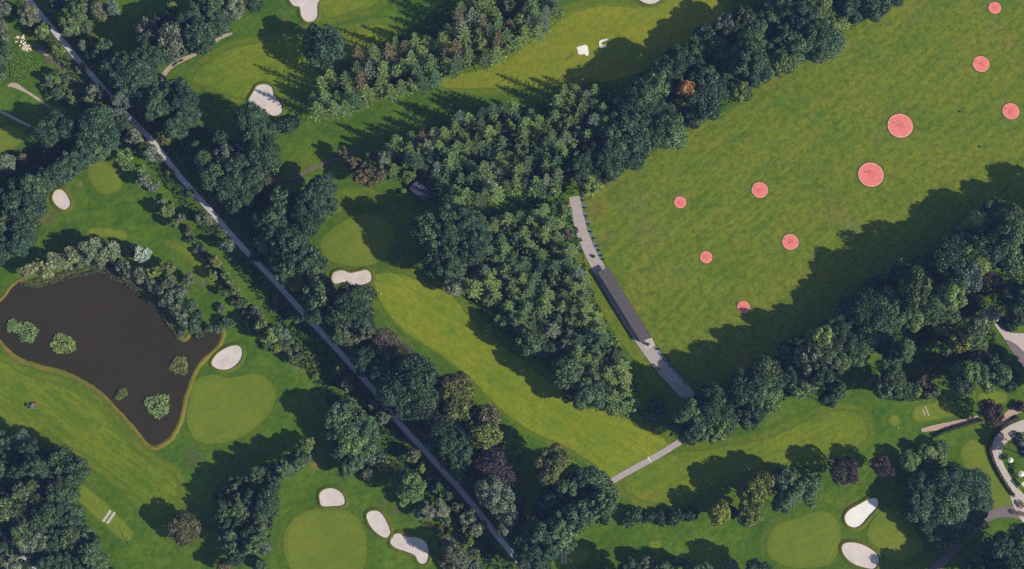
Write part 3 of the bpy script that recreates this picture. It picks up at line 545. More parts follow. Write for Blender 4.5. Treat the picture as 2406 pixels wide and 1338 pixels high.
put('in bottom right corner', (2350,1300,40,B,'dk'), (2405,1275,36,B,'dk'), (2300,1340,34,B,'dk'), (2410,1335,40,B,'dk'), (2375,1340,30,BM,'dk'))
put('beside the drive', (2400,1040,18,BS,'gr'), (2408,1062,18,BS,'md'), (2395,1028,10,SH,'dk'))
put('in group below right-hand fairway', (1690,1205,24,BM,'yl'), (1768,1165,34,BM,'yl'), (1760,1210,26,BM,'yl'), (1795,1140,24,BM,'go'), (1845,1125,26,BM,'md'), (1855,1165,30,BM,'md'), (1895,1145,24,BM,'md'), (1835,1185,20,BM,'md'), (1915,1125,16,BS,'md'), (1725,1205,14,BS,'dk'), (1905,1175,16,BS,'md'))
put('in row of round bushes', (1490,1216,23,SH,'dk'), (1525,1216,18,SH,'dk'), (1552,1218,18,SH,'dk'), (1583,1216,21,SH,'dk'), (1622,1212,20,SH,'dk'), (1420,1212,20,SH,'dk'))
put('along the bottom edge', (1520,1325,18,BM,'gr'), (1590,1318,14,BS,'lt'), (1612,1330,14,BS,'gr'), (1660,1335,16,BS,'gr'), (1715,1330,17,BM,'gr'), (1560,1345,24,BM,'md'), (1640,1355,26,BM,'md'), (1780,1350,28,BM,'dk'), (1480,1350,28,BM,'dk'), (1430,1365,26,BM,'dk'), (2235,1380,32,BM,'dk'))
fill('in wood left of cart path', [(1232,1345),(1235,1265),(1268,1190),(1330,1105),(1392,1092),(1432,1125),(1440,1175),(1425,1202),(1362,1232),(1335,1270),(1290,1320),(1285,1345)], (26, 36), {B: 2, BM: 2}, {'dk': 6, 'md': 3}, 7, 0.5, cap=24)
put('right of the road, lower wood', (1292,1090,38,B,'go','broad golden-green tree at the edge of the central fairway'), (1428,1165,22,BM,'go'), (1155,1085,36,BA,'ba'), (1180,1115,30,BA,'ba'), (1130,1110,26,BA,'pu'), (1165,1165,34,B,'gr'), (1190,1210,24,BM,'gr'), (1185,1240,20,BM,'gr'), (1142,985,30,BM,'cb'), (1138,1018,32,BM,'go'), (1065,900,30,BM,'cb'), (1070,925,36,B,'go'), (1080,965,30,BM,'go'), (1182,1045,16,BS,'lt'), (1165,1040,14,BS,'md'), (1040,1005,36,B,'dk'), (1055,1045,32,B,'dk'), (1085,1020,26,BM,'dk'), (1085,1065,24,BM,'dk'), (1020,1030,22,BM,'dk'), (970,890,42,B,'dk'), (930,920,40,B,'dk'), (985,935,38,B,'dk'), (955,960,26,BM,'dk'), (1000,905,26,BM,'dk'), (900,880,30,BM,'dk'), (905,800,32,BA,'ba'), (945,830,28,BA,'ba'), (860,850,34,B,'dk'), (895,845,26,BM,'md'), (1000,975,18,BS,'gr'), (1075,1100,20,BM,'md'), (1100,1090,14,BS,'md'), (1220,1080,8,SH,'gr'), (1212,1120,9,SH,'gr'), (1225,1170,9,SH,'gr'), (1040,1090,15,BS,'gr'), (1105,1130,16,BM,'md'))
put('right of the road, middle wood', (830,705,40,B,'dk'), (845,745,34,B,'dk'), (800,740,28,BM,'dk'), (858,775,22,BM,'gr'), (800,790,22,BM,'md'), (825,800,20,BM,'gr'), (750,690,32,BM,'md'), (738,652,24,BM,'md'), (745,735,24,BM,'md'), (700,665,22,BM,'lt'), (705,600,38,B,'dk'), (740,620,26,BM,'dk'), (672,640,24,BM,'md'), (690,560,36,B,'dk'), (665,580,26,BM,'dk'), (650,620,20,BM,'md'), (625,575,18,BM,'gr'), (640,545,26,BM,'dk'), (615,570,16,BS,'gr'), (650,510,32,BM,'dk'), (690,505,36,B,'dk'), (665,470,26,BM,'md'), (735,480,42,B,'dk'), (760,440,30,BM,'dk'), (770,480,26,BM,'dk'), (720,530,28,BM,'dk'), (620,520,24,BM,'dk'), (690,465,14,BS,'lt'), (600,600,14,SH,'md'), (630,432,22,BA,'br'), (610,440,14,BS,'gr'))
put('right of the road, upper wood', (592,285,34,B,'dk'), (622,310,32,B,'dk'), (600,330,28,BM,'md'), (622,365,38,B,'dk'), (575,355,22,BM,'dk'), (560,400,30,BM,'dk'), (590,430,36,B,'dk'), (545,440,32,B,'dk'), (530,370,24,BM,'gr'), (500,350,16,BM,'md'), (480,380,24,BM,'md'), (500,415,26,BM,'md'), (520,330,20,BM,'dk'), (460,345,14,BS,'dk'), (555,480,22,BM,'dk'), (575,460,24,BM,'dk'), (500,470,16,SH,'gr'), (430,235,34,B,'dk'), (400,215,32,B,'dk'), (370,245,30,BM,'dk'), (440,275,30,B,'dk'), (415,300,28,BM,'dk'), (350,235,26,BM,'dk'), (362,215,26,BM,'dk'), (388,325,17,BM,'go'), (320,165,38,B,'dk'), (290,150,30,B,'dk'), (350,185,34,B,'dk'), (285,190,26,BM,'dk'), (310,210,26,BM,'dk'), (260,165,22,BM,'dk'), (345,145,26,BM,'dk'), (290,245,20,BM,'gr'), (270,270,20,BM,'gr'), (668,296,26,SH,'dk','low clipped dark bush beside the half-hidden sand bunker'), (690,290,18,SH,'dk'))
put('in scrub left of the hut', (805,358,14,BS,'br'), (830,385,20,BS,'br'), (865,400,20,BS,'br'), (900,375,20,BM,'gr'), (895,410,18,BS,'br'), (845,415,20,BS,'br'), (870,425,16,SH,'br'), (912,345,14,CF,'cn'), (925,395,16,CF,'cn'), (960,415,16,BS,'go'), (880,368,14,BS,'gr'), (945,450,8,SH,'lt'))
fill('in wood above gravel path', [(330,150),(310,120),(340,60),(380,40),(440,20),(500,-20),(625,-20),(600,25),(560,45),(535,62),(505,92),(470,115),(420,135),(380,160)], (20, 32), {B: 2, BM: 2}, {'dk': 4, 'md': 4, 'gr': 1, 'lt': .6}, 8, 0.55, [], cap=34)
put('left of the road at top', (180,30,26,BM,'md'), (165,58,22,BM,'md'), (195,10,20,BM,'md'), (232,25,18,BM,'gr'), (238,42,13,BS,'yl'), (205,64,15,BS,'gr'), (218,88,11,BS,'go'), (245,112,20,BS,'md'), (192,108,13,BS,'gr'), (165,75,10,BS,'gr'), (75,15,22,BM,'gr'), (65,40,18,BM,'gr'), (110,66,18,BS,'lt'), (98,75,14,BS,'gr'), (146,112,16,BS,'lt'), (190,160,12,SH,'gr'), (220,220,18,BS,'gr'), (228,205,14,BS,'gr'), (260,230,14,BS,'md'), (78,74,12,SH,'go'), (5,20,20,BM,'gr'), (2,60,18,BM,'gr'), (320,70,12,BS,'lt'), (345,62,14,BS,'lt'), (325,92,14,BS,'go'), (405,20,16,BM,'lt'), (130,10,16,BM,'dk'), (150,-5,18,BM,'md'), (265,20,18,BM,'gr'), (225,130,14,BS,'dk'), (210,135,12,BS,'dk'))
fill('in left-edge thicket', [(-20,80),(18,88),(25,130),(20,190),(-20,195)], (13, 20), {BM: 1, BS: 1}, {'dk': 2, 'md': 2, 'gr': 1}, 9, 0.6, cap=14)
fill('in scrub above left green', [(95,190),(130,165),(165,185),(195,225),(205,255),(175,255),(130,235),(88,215)], (10, 15), {SH: 3, BS: 1}, {'md': 4, 'lt': 2, 'dk': 1}, 10, 0.62, cap=34)
put('in left wood above the pond', (130,290,32,B,'dk'), (112,310,26,BM,'dk'), (142,272,18,BM,'lt'), (165,305,26,BM,'dk'), (225,300,34,B,'dk'), (250,320,30,BM,'dk'), (240,280,26,BM,'dk'), (210,330,28,BM,'dk'), (195,365,28,BM,'dk'), (235,345,24,BM,'md'), (165,385,28,BM,'dk'), (140,410,24,BM,'dk'), (185,395,18,BM,'md'), (315,322,22,BS,'gr'), (325,310,16,BS,'gr'), (295,370,20,BS,'lt'), (305,395,18,SH,'lt'), (330,400,12,SH,'lt'), (280,285,20,BM,'dk'), (355,355,20,BS,'gr'), (370,375,14,SH,'gr'), (55,372,11,BS,'br'), (15,385,20,BM,'gr'), (20,400,16,BM,'dk'), (110,355,10,SH,'gr'), (398,405,11,SH,'yl'), (340,425,18,BS,'gr'), (360,440,16,SH,'gr'), (285,255,22,BM,'gr'))
fill('in left-edge wood above pond', [(-20,455),(20,440),(60,415),(110,400),(150,420),(130,440),(112,462),(105,490),(85,520),(80,550),(55,585),(-20,612)], (22, 31), {B: 1, BM: 2}, {'dk': 5, 'md': 2}, 11, 0.52, cap=26)
put('on upper pond bank', (62,638,18,WI,'wl'), (88,628,20,WI,'wl'), (110,640,16,WI,'wl'), (130,612,20,WI,'wl'), (155,620,16,WI,'wl'), (175,595,22,WI,'wl'), (205,605,16,WI,'wl'), (215,585,24,WI,'wl'), (262,592,24,WI,'wl'), (236,615,14,WI,'wl'), (335,598,22,WI,'sv'), (310,590,16,WI,'gr'), (160,580,12,WI,'br'), (362,640,16,BS,'yl'), (395,630,19,BS,'go'), (285,625,18,WI,'gr'), (305,640,18,WI,'gr'), (330,650,20,WI,'gr'), (355,668,18,WI,'gr'), (378,680,20,WI,'gr'), (400,665,18,WI,'gr'), (395,705,20,WI,'gr'), (420,690,20,WI,'gr'), (415,730,18,WI,'gr'), (440,720,20,WI,'md'), (432,752,20,WI,'gr'), (458,745,20,WI,'md'), (455,770,16,WI,'md'), (460,728,10,BS,'lt'), (425,780,10,SH,'gr'), (468,785,12,SH,'md'), (492,772,12,SH,'md'), (513,772,12,SH,'gr'), (440,660,14,WI,'gr'), (190,622,12,SH,'wl'), (270,612,14,SH,'wl'))
put('between pond lawn and road', (395,495,16,BS,'lt'), (375,480,10,BS,'gr'), (412,520,12,SH,'gr'), (442,548,11,SH,'gr'), (455,565,11,SH,'md'), (478,590,10,SH,'gr'), (505,615,13,BS,'go'), (535,578,16,BS,'gr'), (530,650,14,BS,'lt'), (552,682,11,BS,'lt'), (470,510,16,BS,'gr'), (490,515,14,BS,'gr'), (445,455,11,SH,'md'), (565,710,16,SH,'md'), (520,725,12,SH,'gr'), (535,760,18,SH,'md'), (600,740,18,SH,'gr'), (615,765,20,BS,'lt'), (635,790,20,BS,'lt'), (650,780,18,BS,'md'), (590,770,14,SH,'gr'), (648,820,14,SH,'yl'), (672,846,9,SH,'yl'), (660,800,16,SH,'md'), (625,810,12,SH,'md'), (680,800,14,SH,'md'), (700,750,12,BS,'gr'), (650,705,14,SH,'gr'), (800,865,12,BS,'lt'), (740,885,9,SH,'lt'), (815,905,16,BS,'gr'), (790,880,9,SH,'gr'), (575,740,14,SH,'md'))
fill('in scrub strip beside road', [(360,440),(400,470),(450,530),(510,600),(560,680),(620,745),(700,800),(725,865),(680,850),(620,800),(560,740),(520,690),(470,620),(420,550),(370,490)], (8, 13), {SH: 3, BS: 1}, {'lt': 2, 'gr': 2, 'go': 1.5, 'md': 1.5}, 21, 0.75, cap=42)
put('in wood left of the road', (800,985,30,BM,'md'), (790,1010,24,BM,'dk'), (830,1000,32,BM,'md'), (865,1010,28,BM,'md'), (870,1045,24,BM,'md'), (830,1040,30,BM,'lt'), (820,960,22,BM,'md'), (850,980,14,BS,'br'), (800,1060,20,BM,'dk'), (835,1080,24,BM,'md'), (815,1100,20,BM,'md'), (870,1080,18,BS,'gr'), (905,1095,16,BS,'go'), (895,1080,14,BS,'gr'), (965,1145,32,BM,'lt'), (940,1125,20,BM,'md'), (955,1175,16,BS,'lt'), (970,1070,18,BS,'gr'), (990,1100,12,BS,'lt'), (1010,1130,14,SH,'gr'), (1030,1145,16,BS,'md'), (1055,1160,16,BS,'md'), (865,1115,13,BS,'gr'), (905,970,18,BM,'gr'), (880,950,14,BS,'gr'), (1005,1200,20,BM,'gr'), (1035,1195,20,BM,'gr'), (985,1210,14,BS,'gr'), (1075,1195,16,BS,'br'), (1100,1215,18,BS,'gr'), (1120,1240,18,BS,'gr'), (1095,1240,14,BS,'gr'), (1045,1225,14,BS,'md'))
fill('in scrub above the bone bunker', [(1020,1235),(1060,1238),(1100,1260),(1125,1290),(1140,1345),(1040,1345),(1028,1300),(1040,1275)], (9, 15), {SH: 4, BS: 1}, {'yl': 1.4, 'go': 1.4, 'gr': 2, 'md': 1}, 12, 0.62, cap=34)
put('in scrub above the bone bunker', (1065,1300,20,BM,'gr'), (1085,1320,18,BM,'gr'))
fill('in copse left of bottom green', [(510,1165),(545,1125),(600,1095),(650,1085),(690,1062),(735,1040),(722,1085),(695,1108),(665,1130),(645,1160),(632,1210),(632,1290),(585,1308),(545,1335),(520,1270),(500,1205)], (15, 26), {BM: 3, BS: 2}, {'dk': 3, 'md': 4, 'gr': 2, 'lt': 1}, 13, 0.58, cap=44)
put('alone in shade below pond', (430,1240,31,BM,'bg','brownish green tree alone beside the lower-left tee'))
put('beside copse left of bottom green', (725,1040,14,BS,'go'), (710,1055,13,BS,'md'), (678,1080,12,BS,'gr'), (640,1200,18,SH,'md'), (525,1330,16,BS,'br'), (610,1325,18,SH,'md'))
fill('in bottom-left wood', [(-20,1005),(45,1015),(105,1052),(180,1072),(203,1092),(180,1130),(172,1185),(200,1222),(240,1272),(272,1345),(-20,1345)], (19, 29), {BM: 3, B: 1}, {'dk': 5, 'md': 3, 'gr': 1.2}, 14, 0.58, [(15, 1262, 2), (45, 1300, 2), (75, 1335, 2)], cap=64)
put('on pond water', (30,766,15,'reed','lp','small round clump of water plants, leftmost on the pond'), (65,781,26,'reed','lp','large clump of water plants touching the leftmost small clump'), (149,810,26,'reed','lp','round clump of water plants alone in open left water'), (371,952,28,'reed','lp','large clump of water plants in the pond\'s lower tip'), (421,860,22,'reed','go','yellow-tipped clump of water plants near the egg-shaped bunker'), (284,927,14,'reed','yl','small ragged yellow clump of water plants near pond bank'))

# ------------------------------------------------------------------ plant them
ORD = ['leftmost', 'second', 'third', 'fourth', 'fifth', 'sixth', 'seventh', 'eighth', 'ninth', 'tenth', 'eleventh', 'twelfth', 'thirteenth', 'fourteenth', 'fifteenth', 'sixteenth']
PATHS = [(ROAD, 9, .72), (R2, 7, 1.2), ([(377,197),(388,172),(408,152),(436,138),(468,124)], 6, 1.0), ([(507,97),(525,86),(546,79)], 5, 1.0), ([(-30,252),(0,262),(40,282),(72,298)], 4, .8), ([(18,203),(34,201),(62,216),(90,234),(118,254)], 4, .8), ([(2165,1012),(2200,1005),(2250,994)], 5, .9)]
rows = []
for i, (x, y, r, k, c, ph, lab) in enumerate(TREES):
    if x < -45 or x > 2580 or y < -55 or y > 1385: continue
    for line, m0, m1 in PATHS:                                            # keep roads and paths open
        need = m0 + r * m1
        if lab is None and (k != SH or line is not ROAD) and near_line(x, y, line, need):
            best = min(((math.hypot(x - (ax + t / 8 * (bx - ax)), y - (ay + t / 8 * (by - ay))), ax + t / 8 * (bx - ax), ay + t / 8 * (by - ay)) for (ax, ay), (bx, by) in zip(line, line[1:]) for t in range(9)))
            q = need / max(best[0], 1e-3); x, y = best[1] + (x - best[1]) * q, best[2] + (y - best[2]) * q
    rows.append([x, y, r, k, c, ph, lab])
sets = {}
for r_ in rows:
    if r_[6] is None:
        size = 'large ' if r_[2] > 33 else ('low ' if r_[2] < 13 else '')
        base = f"{PAL[r_[4]][1]} {size}{WORD[r_[3]]} {r_[5]}"; sets.setdefault(base, []).append(r_)
def third(v, a, b, names): return names[min(2, int(3 * (v - a) / max(b - a, 1e-6)))]
for base, L in sets.items():
    sub = {}
    if len(L) > 9:
        x0, x1 = min(q[0] for q in L), max(q[0] for q in L); y0, y1 = min(q[1] for q in L), max(q[1] for q in L)
        for q in L: sub.setdefault((', ' + third(q[1], y0, y1, ('upper', 'middle', 'lower')) + '-' + third(q[0], x0, x1, ('left', 'centre', 'right')) + ' part').replace('middle-centre', 'central'), []).append(q)
    else: sub[''] = L
    for s, LL in sub.items():
        LL.sort(key=lambda q: q[0])
        for j, q in enumerate(LL):
            q[6] = base + s + ('' if len(LL) == 1 else ', ' + ('leftmost' if j == 0 else 'rightmost' if j == len(LL) - 1 else ORD[min(j, 15)] + ' from left'))
rnd = random.Random(77); count = {}
for x, y, r, k, c, ph, lab in rows:
    ref, vs_ = VAR[k]; cm, tm = vs_[rnd.randrange(len(vs_))]
    s = r * MPP / ref * (1.14 if k in ('broad_l', 'broad_m') and r > 18 else 1.05); zf = rnd.uniform(0.92, 1.2)
    if k == 'conifer': s = 0.90 + 0.20 * (r - 14) / 7 + rnd.uniform(-.06, .06); zf = rnd.uniform(.72, 1.12)
    if k in ('broad_m',): zf *= 1.12
    zf *= ZF.get(ph, 1.0) * (1.45 if c == 'or' else 1.0)
    if k in ('reed', 'shrub'): zf = rnd.uniform(0.85, 1.1)
    if k == 'reed': zf = 0.8 / max(s, 1.0) * 1.2
    z = HREL[k] * s * zf; p = P(x, y, z)
    e = empty(NAMES[k], (p.x, p.y, 0.08 if k == 'reed' else 0.0), rnd.uniform(0, 6.283)); e.scale = (s * rnd.uniform(.85, 1.16), s * rnd.uniform(.85, 1.16), s * zf)
    tag(e, lab, CATS.get(k, 'tree'), (WORD[k] + 's ' + ph) if ph else None)
    o = link('foliage' if k in ('shrub', 'reed') else 'crown', cm, e)
    b = PAL[c][0]; v = rnd.uniform(.82, 1.2); h = rnd.uniform(-.10, .10)
    v *= LEAF_GAIN * (1.18 if k == 'conifer' else 1.0); o.color = (b[0] * v * (1 + h), b[1] * v, b[2] * v * (1 - h) * (0.95 if c in ('cn', 'yl', 'lt', 'go', 'or', 'lp') else 1.0), 1)
    link('stem' if k in ('shrub', 'reed') else 'trunk', tm, e)
    count[NAMES[k]] = count.get(NAMES[k], 0) + 1
print('PLANTED', count, sum(count.values()))

# ------------------------------------------------------------------ driving range: targets, posts, bays, shelter
def disc_loop(c, r, n=40, seed=0, wob=0.0):
    rg = random.Random(seed); return [Vector((c[0] + math.cos(6.2832 * i / n) * r * (1 + rg.uniform(-wob, wob)), c[1] + math.sin(6.2832 * i / n) * r * (1 + rg.uniform(-wob, wob)), 0)) for i in range(n)]
TG = [(2337,19,16,'small pink target disc at the upper right corner of range'), (2305,151,21,'pink target disc below the corner disc, near brown worn grass'), (2375,262,21,'pink target disc at the right edge of the range'), (2115,296,31,'large pink target disc, upper of the two biggest'), (2046,411,31,'large pink target disc, lower of the two biggest'),
      (1785,447,20,'medium pink target disc left of the two biggest discs'), (1598,476,15,'small pink target disc nearest the top end of the bays'), (1857,569,20,'medium pink target disc below the two biggest discs'), (1659,605,15,'small pink target disc level with the shelter roof'), (1747,722,15,'small pink target disc beside the tree shadow')]
for k, (x, y, r, lab) in enumerate(TG):
    p = P(x, y); rr = r * MPP; e = empty('range_target', (p.x, p.y, 0)); tag(e, lab, 'target', 'pink range targets')
    Z = Vector((0, 0, 0))
    lofted('earth_edge', [disc_loop(Z, rr * 1.06 + .12, 40, k, .035), disc_loop(Z, rr * 0.985, 40, k, .008)], [0.020, 0.10], M['darkrim'], e)
    lofted('faded_rim', [disc_loop(Z, rr * 0.99, 40, k, .006), disc_loop(Z, rr * 0.97, 40, k, .006), disc_loop(Z, rr * .89, 40, k + 50, .03)], [0.06, 0.128, 0.13], M['pinkrim'], e)
    n = 40; A = disc_loop(Z, rr * .90, n, k + 50, .03); Bq = disc_loop(Z, rr * .4, n, k, .02)
    V = [(v.x, v.y, 0.135) for v in A] + [(v.x, v.y, 0.135) for v in Bq] + [(0, 0, 0.135)]
    F = [(i, (i + 1) % n, n + (i + 1) % n, n + i) for i in range(n)] + [(n + i, n + (i + 1) % n, 2 * n) for i in range(n)]
    link('turf', mesh_from('turf', V, F), e, M['pink'])
    A2 = disc_loop(Z, rr * .34, 26, k + 9, .42); sheet('worn_centre', [Vector((v.x + .1 * rr * math.sin(k * 2.1), v.y + .1 * rr * math.cos(k * 1.7), 0)) for v in A2], 0.142, M['worn'], e)
    MB().tube((0, 0, 0.0), (0, 0, 2.3), .035, .025, 6).build('flagstick', M['white'], e)
    fl = MB(); 
    for i in range(4): fl.box((0.10 + i * .16, .03 * math.sin(i * 1.7), 2.0), (.17, .02, .48 - .06 * i), .25 * math.cos(i * 1.7))
    fl.build('flag', M['red'], e)
    MB().tube((0, 0, .02), (0, 0, .06), .16, .16, 10).build('cup', M['black'], e)
for x, y, lab in [(2261,265,'small dark marker board on grass left of right-edge target'), (2308,348,'small dark marker board on grass below right-edge target')]:
    p = P(x, y); e = empty('marker_board', (p.x, p.y, 0), R(30)); tag(e, lab, 'marker board', 'range marker boards')
    MB().box((0, 0, .85), (1.0, .06, .7)).build('board', M['black'], e)
    for s_ in (-.35, .35): MB().box((s_, .07, .5), (.07, .07, 1.0)).build('post', M['wood'], e)
BAYU = [(1367,466),(1371,483),(1375,503),(1380,522),(1384,540),(1391,556),(1398,574),(1403,584),(1408,597),(1413,606)]
BAYL = [(1541,818),(1551,831),(1562,845),(1573,858),(1585,871),(1597,885),(1608,898)]
for run, where in ((BAYU, 'above the shelter'), (BAYL, 'below the shelter')):
    for i, (x, y) in enumerate(run):
        p = P(x, y); q = P(*run[min(i + 1, len(run) - 1)]); o = P(*run[max(i - 1, 0)]); a = math.atan2(q.y - o.y, q.x - o.x)
        e = empty('hitting_mat', (p.x, p.y, 0.10), a); tag(e, f"green hitting mat {'topmost' if i == 0 else ORD[i] + ' from top' if i < 9 else 'lowest'} in the row {where}", 'mat', 'range hitting mats ' + where)
        MB().box((0, 0, .02), (1.75, 1.5, .04)).build('rubber_base', M['rubber'], e); MB().box((.0, .1, .05), (1.3, 1.0, .03)).build('turf', M['mat'], e)
        MB().box((-.3, .75, .06), (.5, .16, .10)).build('ball_tray', M['black'], e)
        c, s_ = math.cos(a), math.sin(a); dx, dy = 1.2, .55
        e = empty('bay_divider', (p.x + dx * c - dy * s_, p.y + dx * s_ + dy * c, .04), a); tag(e, f"dark green bay divider {'topmost' if i == 0 else ORD[i] + ' from top' if i < 9 else 'lowest'} in the row {where}", 'divider', 'bay dividers ' + where)
        MB().box((0, 0, .5), (.10, 1.15, .75)).build('panel', M['divider'], e)
        for t_ in (-.5, .5): MB().box((0, t_, .45), (.14, .08, .9)).build('post', M['black'], e)
def shelter():
    zr = 2.5
    A, Bb, Cc, D = P(1405,642,zr), P(1428,627,zr), P(1530,792,zr), P(1506,804,zr)
    c = (A + Bb + Cc + D) / 4; ax = ((Cc + D) / 2 - (A + Bb) / 2); L = ax.length; a = math.atan2(ax.y, ax.x); W = ((Bb - A).length + (Cc - D).length) / 2
    e = empty('range_shelter', (c.x, c.y, 0.085), a); tag(e, 'long dark flat-roofed shelter over the driving range bays', 'shelter')
    nsh = 12; s_ = L / nsh                                       # local: x along, +y = range side (left of travel)
    rf = MB().box((0, 0, 2.40), (L - .1, W - .1, .10)).build('roof', M['wall'], e)
    for i in range(nsh):
        MB().box((-L / 2 + s_ * (i + .5), 0, 2.475 + .012 * (i % 2)), (s_ + .06, W, .05)).build('felt_sheet', M['felt'], rf)
    MB().box((0, W / 2 + .03, 2.40), (L, .05, .24)).build('fascia', M['wood'], e); MB().box((0, -W / 2 - .03, 2.40), (L, .05, .24)).build('fascia', M['wood'], e)
    MB().box((0, -W / 2 + .35, 1.16), (L - .5, .10, 2.32)).build('back_wall', M['wall'], e)
    for i in range(nsh + 1):
        x_ = -L / 2 + .2 + (L - .4) * i / nsh
        MB().box((x_, W / 2 - .3, 1.17), (.14, .14, 2.34)).build('post', M['wood'], e)
        if 0 < i < nsh: MB().box((x_, -.1, .75), (.06, 1.6, 1.3)).build('bay_screen', M['divider'], e)
        if i < nsh: MB().box((x_ + s_ / 2, .55, .03), (1.6, 1.5, .06)).build('mat', M['mat'], e)
shelter()
sheet('concrete_pad', [P(1508,806), P(1531,794), P(1540,812), P(1518,822)], 0.11, M['drive'])
p = P(1524,811); e = empty('ball_dispenser', (p.x, p.y, .12), R(-60)); tag(e, 'grey ball dispenser on the pale pad below the shelter', 'ball dispenser')
MB().box((0, 0, .75), (.9, .8, 1.5)).build('body', M['metal'], e); MB().box((0, 0, 1.6), (1.0, .9, .2), 0, .6).build('hopper', M['metal'], e); MB().box((0, .48, .55), (.4, .2, .2)).build('tray', M['black'], e)
def bench(x, y, ang, lab, ln=1.9):
    p = P(x, y); e = empty('bench', (p.x, p.y, .10), R(ang)); tag(e, lab, 'bench', 'dark benches on paths')
    for k in range(3): MB().box((0, -.18 + .17 * k, .45), (ln, .14, .05)).build('slat', M['wood'], e)
    for k in range(2): MB().box((0, -.32, .62 + .18 * k), (ln, .04, .13)).build('back_slat', M['wood'], e)
    for s_ in (-.4, .4):
        MB().box((s_ * ln, -.02, .21), (.08, .5, .42)).build('leg', M['black'], e); MB().box((s_ * ln, -.36, .55), (.07, .06, .75)).build('back_post', M['black'], e)
bench(1357,540,-74,'dark bench at the left paving edge, upper of the pair'); bench(1366,564,-66,'shorter dark bench just below the upper pair bench',1.3); bench(1546,866,-50,'dark bench on the lower paving near tree shadow',1.6)
bench(413,152,35,'dark bench on the gravel path, left of the pair',2.2); bench(427,144,20,'dark bench on the gravel path, right of the pair',1.6)
p = P(1395,604); e = empty('planter', (p.x, p.y, .10)); tag(e, 'round planter standing on the paving above the shelter', 'planter')
b_ = MB().tube((0, 0, 0), (0, 0, .5), .5, .62, 14); b_.build('pot', M['metal'], e); cm = VAR['reed'][1][0][0]; o = link('foliage', cm, e, None, (0, 0, .35)); o.scale = (.6, .6, .8); o.color = (.12, .16, .07, 1)

# ------------------------------------------------------------------ hut in the trees
p = P(990,450,2.6); e = empty('hut', (p.x, p.y, 0), R(-52)); tag(e, 'small dark-roofed hut shaded by the central wood', 'hut')
MB().box((0, 0, 1.15), (7.4, 3.6, 2.3)).build('wall', M['wall'], e)
def roof_side(s_):
    b = MB(); b.v = [(-4.1, 0, 3.4), (4.1, 0, 3.4), (4.1, s_ * 2.3, 2.2), (-4.1, s_ * 2.3, 2.2), (-4.1, 0, 3.3), (4.1, 0, 3.3), (4.1, s_ * 2.3, 2.1), (-4.1, s_ * 2.3, 2.1)]
    b.f = [(0, 1, 2, 3), (7, 6, 5, 4), (0, 4, 5, 1), (1, 5, 6, 2), (2, 6, 7, 3), (3, 7, 4, 0)]; return b.build('roof_slope', M['hut'], e)
roof_side(1); roof_side(-1); MB().tube((-4.1, 0, 3.42), (4.1, 0, 3.42), .09, .09, 6).build('ridge', M['hut'], e); d_ = MB().box((1.2, -1.83, 1.0), (.95, .06, 2.0)).build('door', M['wood'], e); MB().box((.85, -1.88, 1.0), (.05, .06, .12)).build('handle', M['metal'], d_)
for x_ in (-2.2, -.6): MB().box((x_, -1.83, 1.35), (.9, .05, .8)).build('window', M['white'], e)

# ------------------------------------------------------------------ pale stones heaped beside the top-left track
def rock_mesh(seed):
    bm = bmesh.new(); bmesh.ops.create_icosphere(bm, subdivisions=1, radius=.5); rg = random.Random(seed)
    for v in bm.verts: v.co = Vector((v.co.x * rg.uniform(.75, 1.3), v.co.y * rg.uniform(.7, 1.2), v.co.z * rg.uniform(.6, 1.0)))
    me = bpy.data.meshes.new('stone'); bm.to_mesh(me); bm.free(); me.materials.append(M['stone']); return me
RK = [rock_mesh(i) for i in range(6)]; rg = random.Random(5); stones = []
line = [(32,84),(46,92),(52,102),(62,112),(70,122)]
for i in range(46):
    k = rg.randrange(4); t_ = rg.random(); x = line[k][0] + (line[k + 1][0] - line[k][0]) * t_ + rg.uniform(-9, 8); y = line[k][1] + (line[k + 1][1] - line[k][1]) * t_ + rg.uniform(-8, 8); stones.append((x, y, rg.uniform(.45, 1.3)))
stones.sort(); seen_ = {}
for i, (x, y, s_) in enumerate(stones):
    p = P(x, y); o = link('stone', RK[i % 6], None, None, (p.x, p.y, .22 * s_)); o.rotation_euler = (0, 0, rg.uniform(0, 6)); o.scale = (s_, s_, s_)
    big = 'large' if s_ > 1 else 'small' if s_ < .65 else 'medium'
    part_ = 'upper-left end' if i < 15 else 'middle' if i < 31 else 'lower-right end'
    n_ = seen_[(big, part_)] = seen_.get((big, part_), -1) + 1
    tag(o, f"{big} pale stone in the {part_} of the heap beside track, {ORD[n_] + ('' if n_ == 0 else ' from left')}", 'stone', f'{big} stones, {part_} of the heap')

# ------------------------------------------------------------------ tall meadow grass beside the stones (uncountable)
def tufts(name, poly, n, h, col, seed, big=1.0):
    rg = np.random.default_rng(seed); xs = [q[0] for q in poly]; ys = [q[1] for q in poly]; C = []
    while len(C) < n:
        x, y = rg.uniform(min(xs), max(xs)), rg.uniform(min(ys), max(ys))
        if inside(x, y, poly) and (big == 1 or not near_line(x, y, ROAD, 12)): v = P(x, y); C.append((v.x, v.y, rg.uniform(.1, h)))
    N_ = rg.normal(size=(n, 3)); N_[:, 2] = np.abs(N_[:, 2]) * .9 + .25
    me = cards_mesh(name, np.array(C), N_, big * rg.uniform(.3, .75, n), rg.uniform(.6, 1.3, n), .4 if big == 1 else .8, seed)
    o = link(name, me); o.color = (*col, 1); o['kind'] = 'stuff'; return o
tufts('meadow_grass', [(30,115),(45,110),(62,128),(88,140),(105,152),(92,170),(60,190),(40,195),(26,185),(24,150)], 6500, .6, (.17, .30, .03), 3)
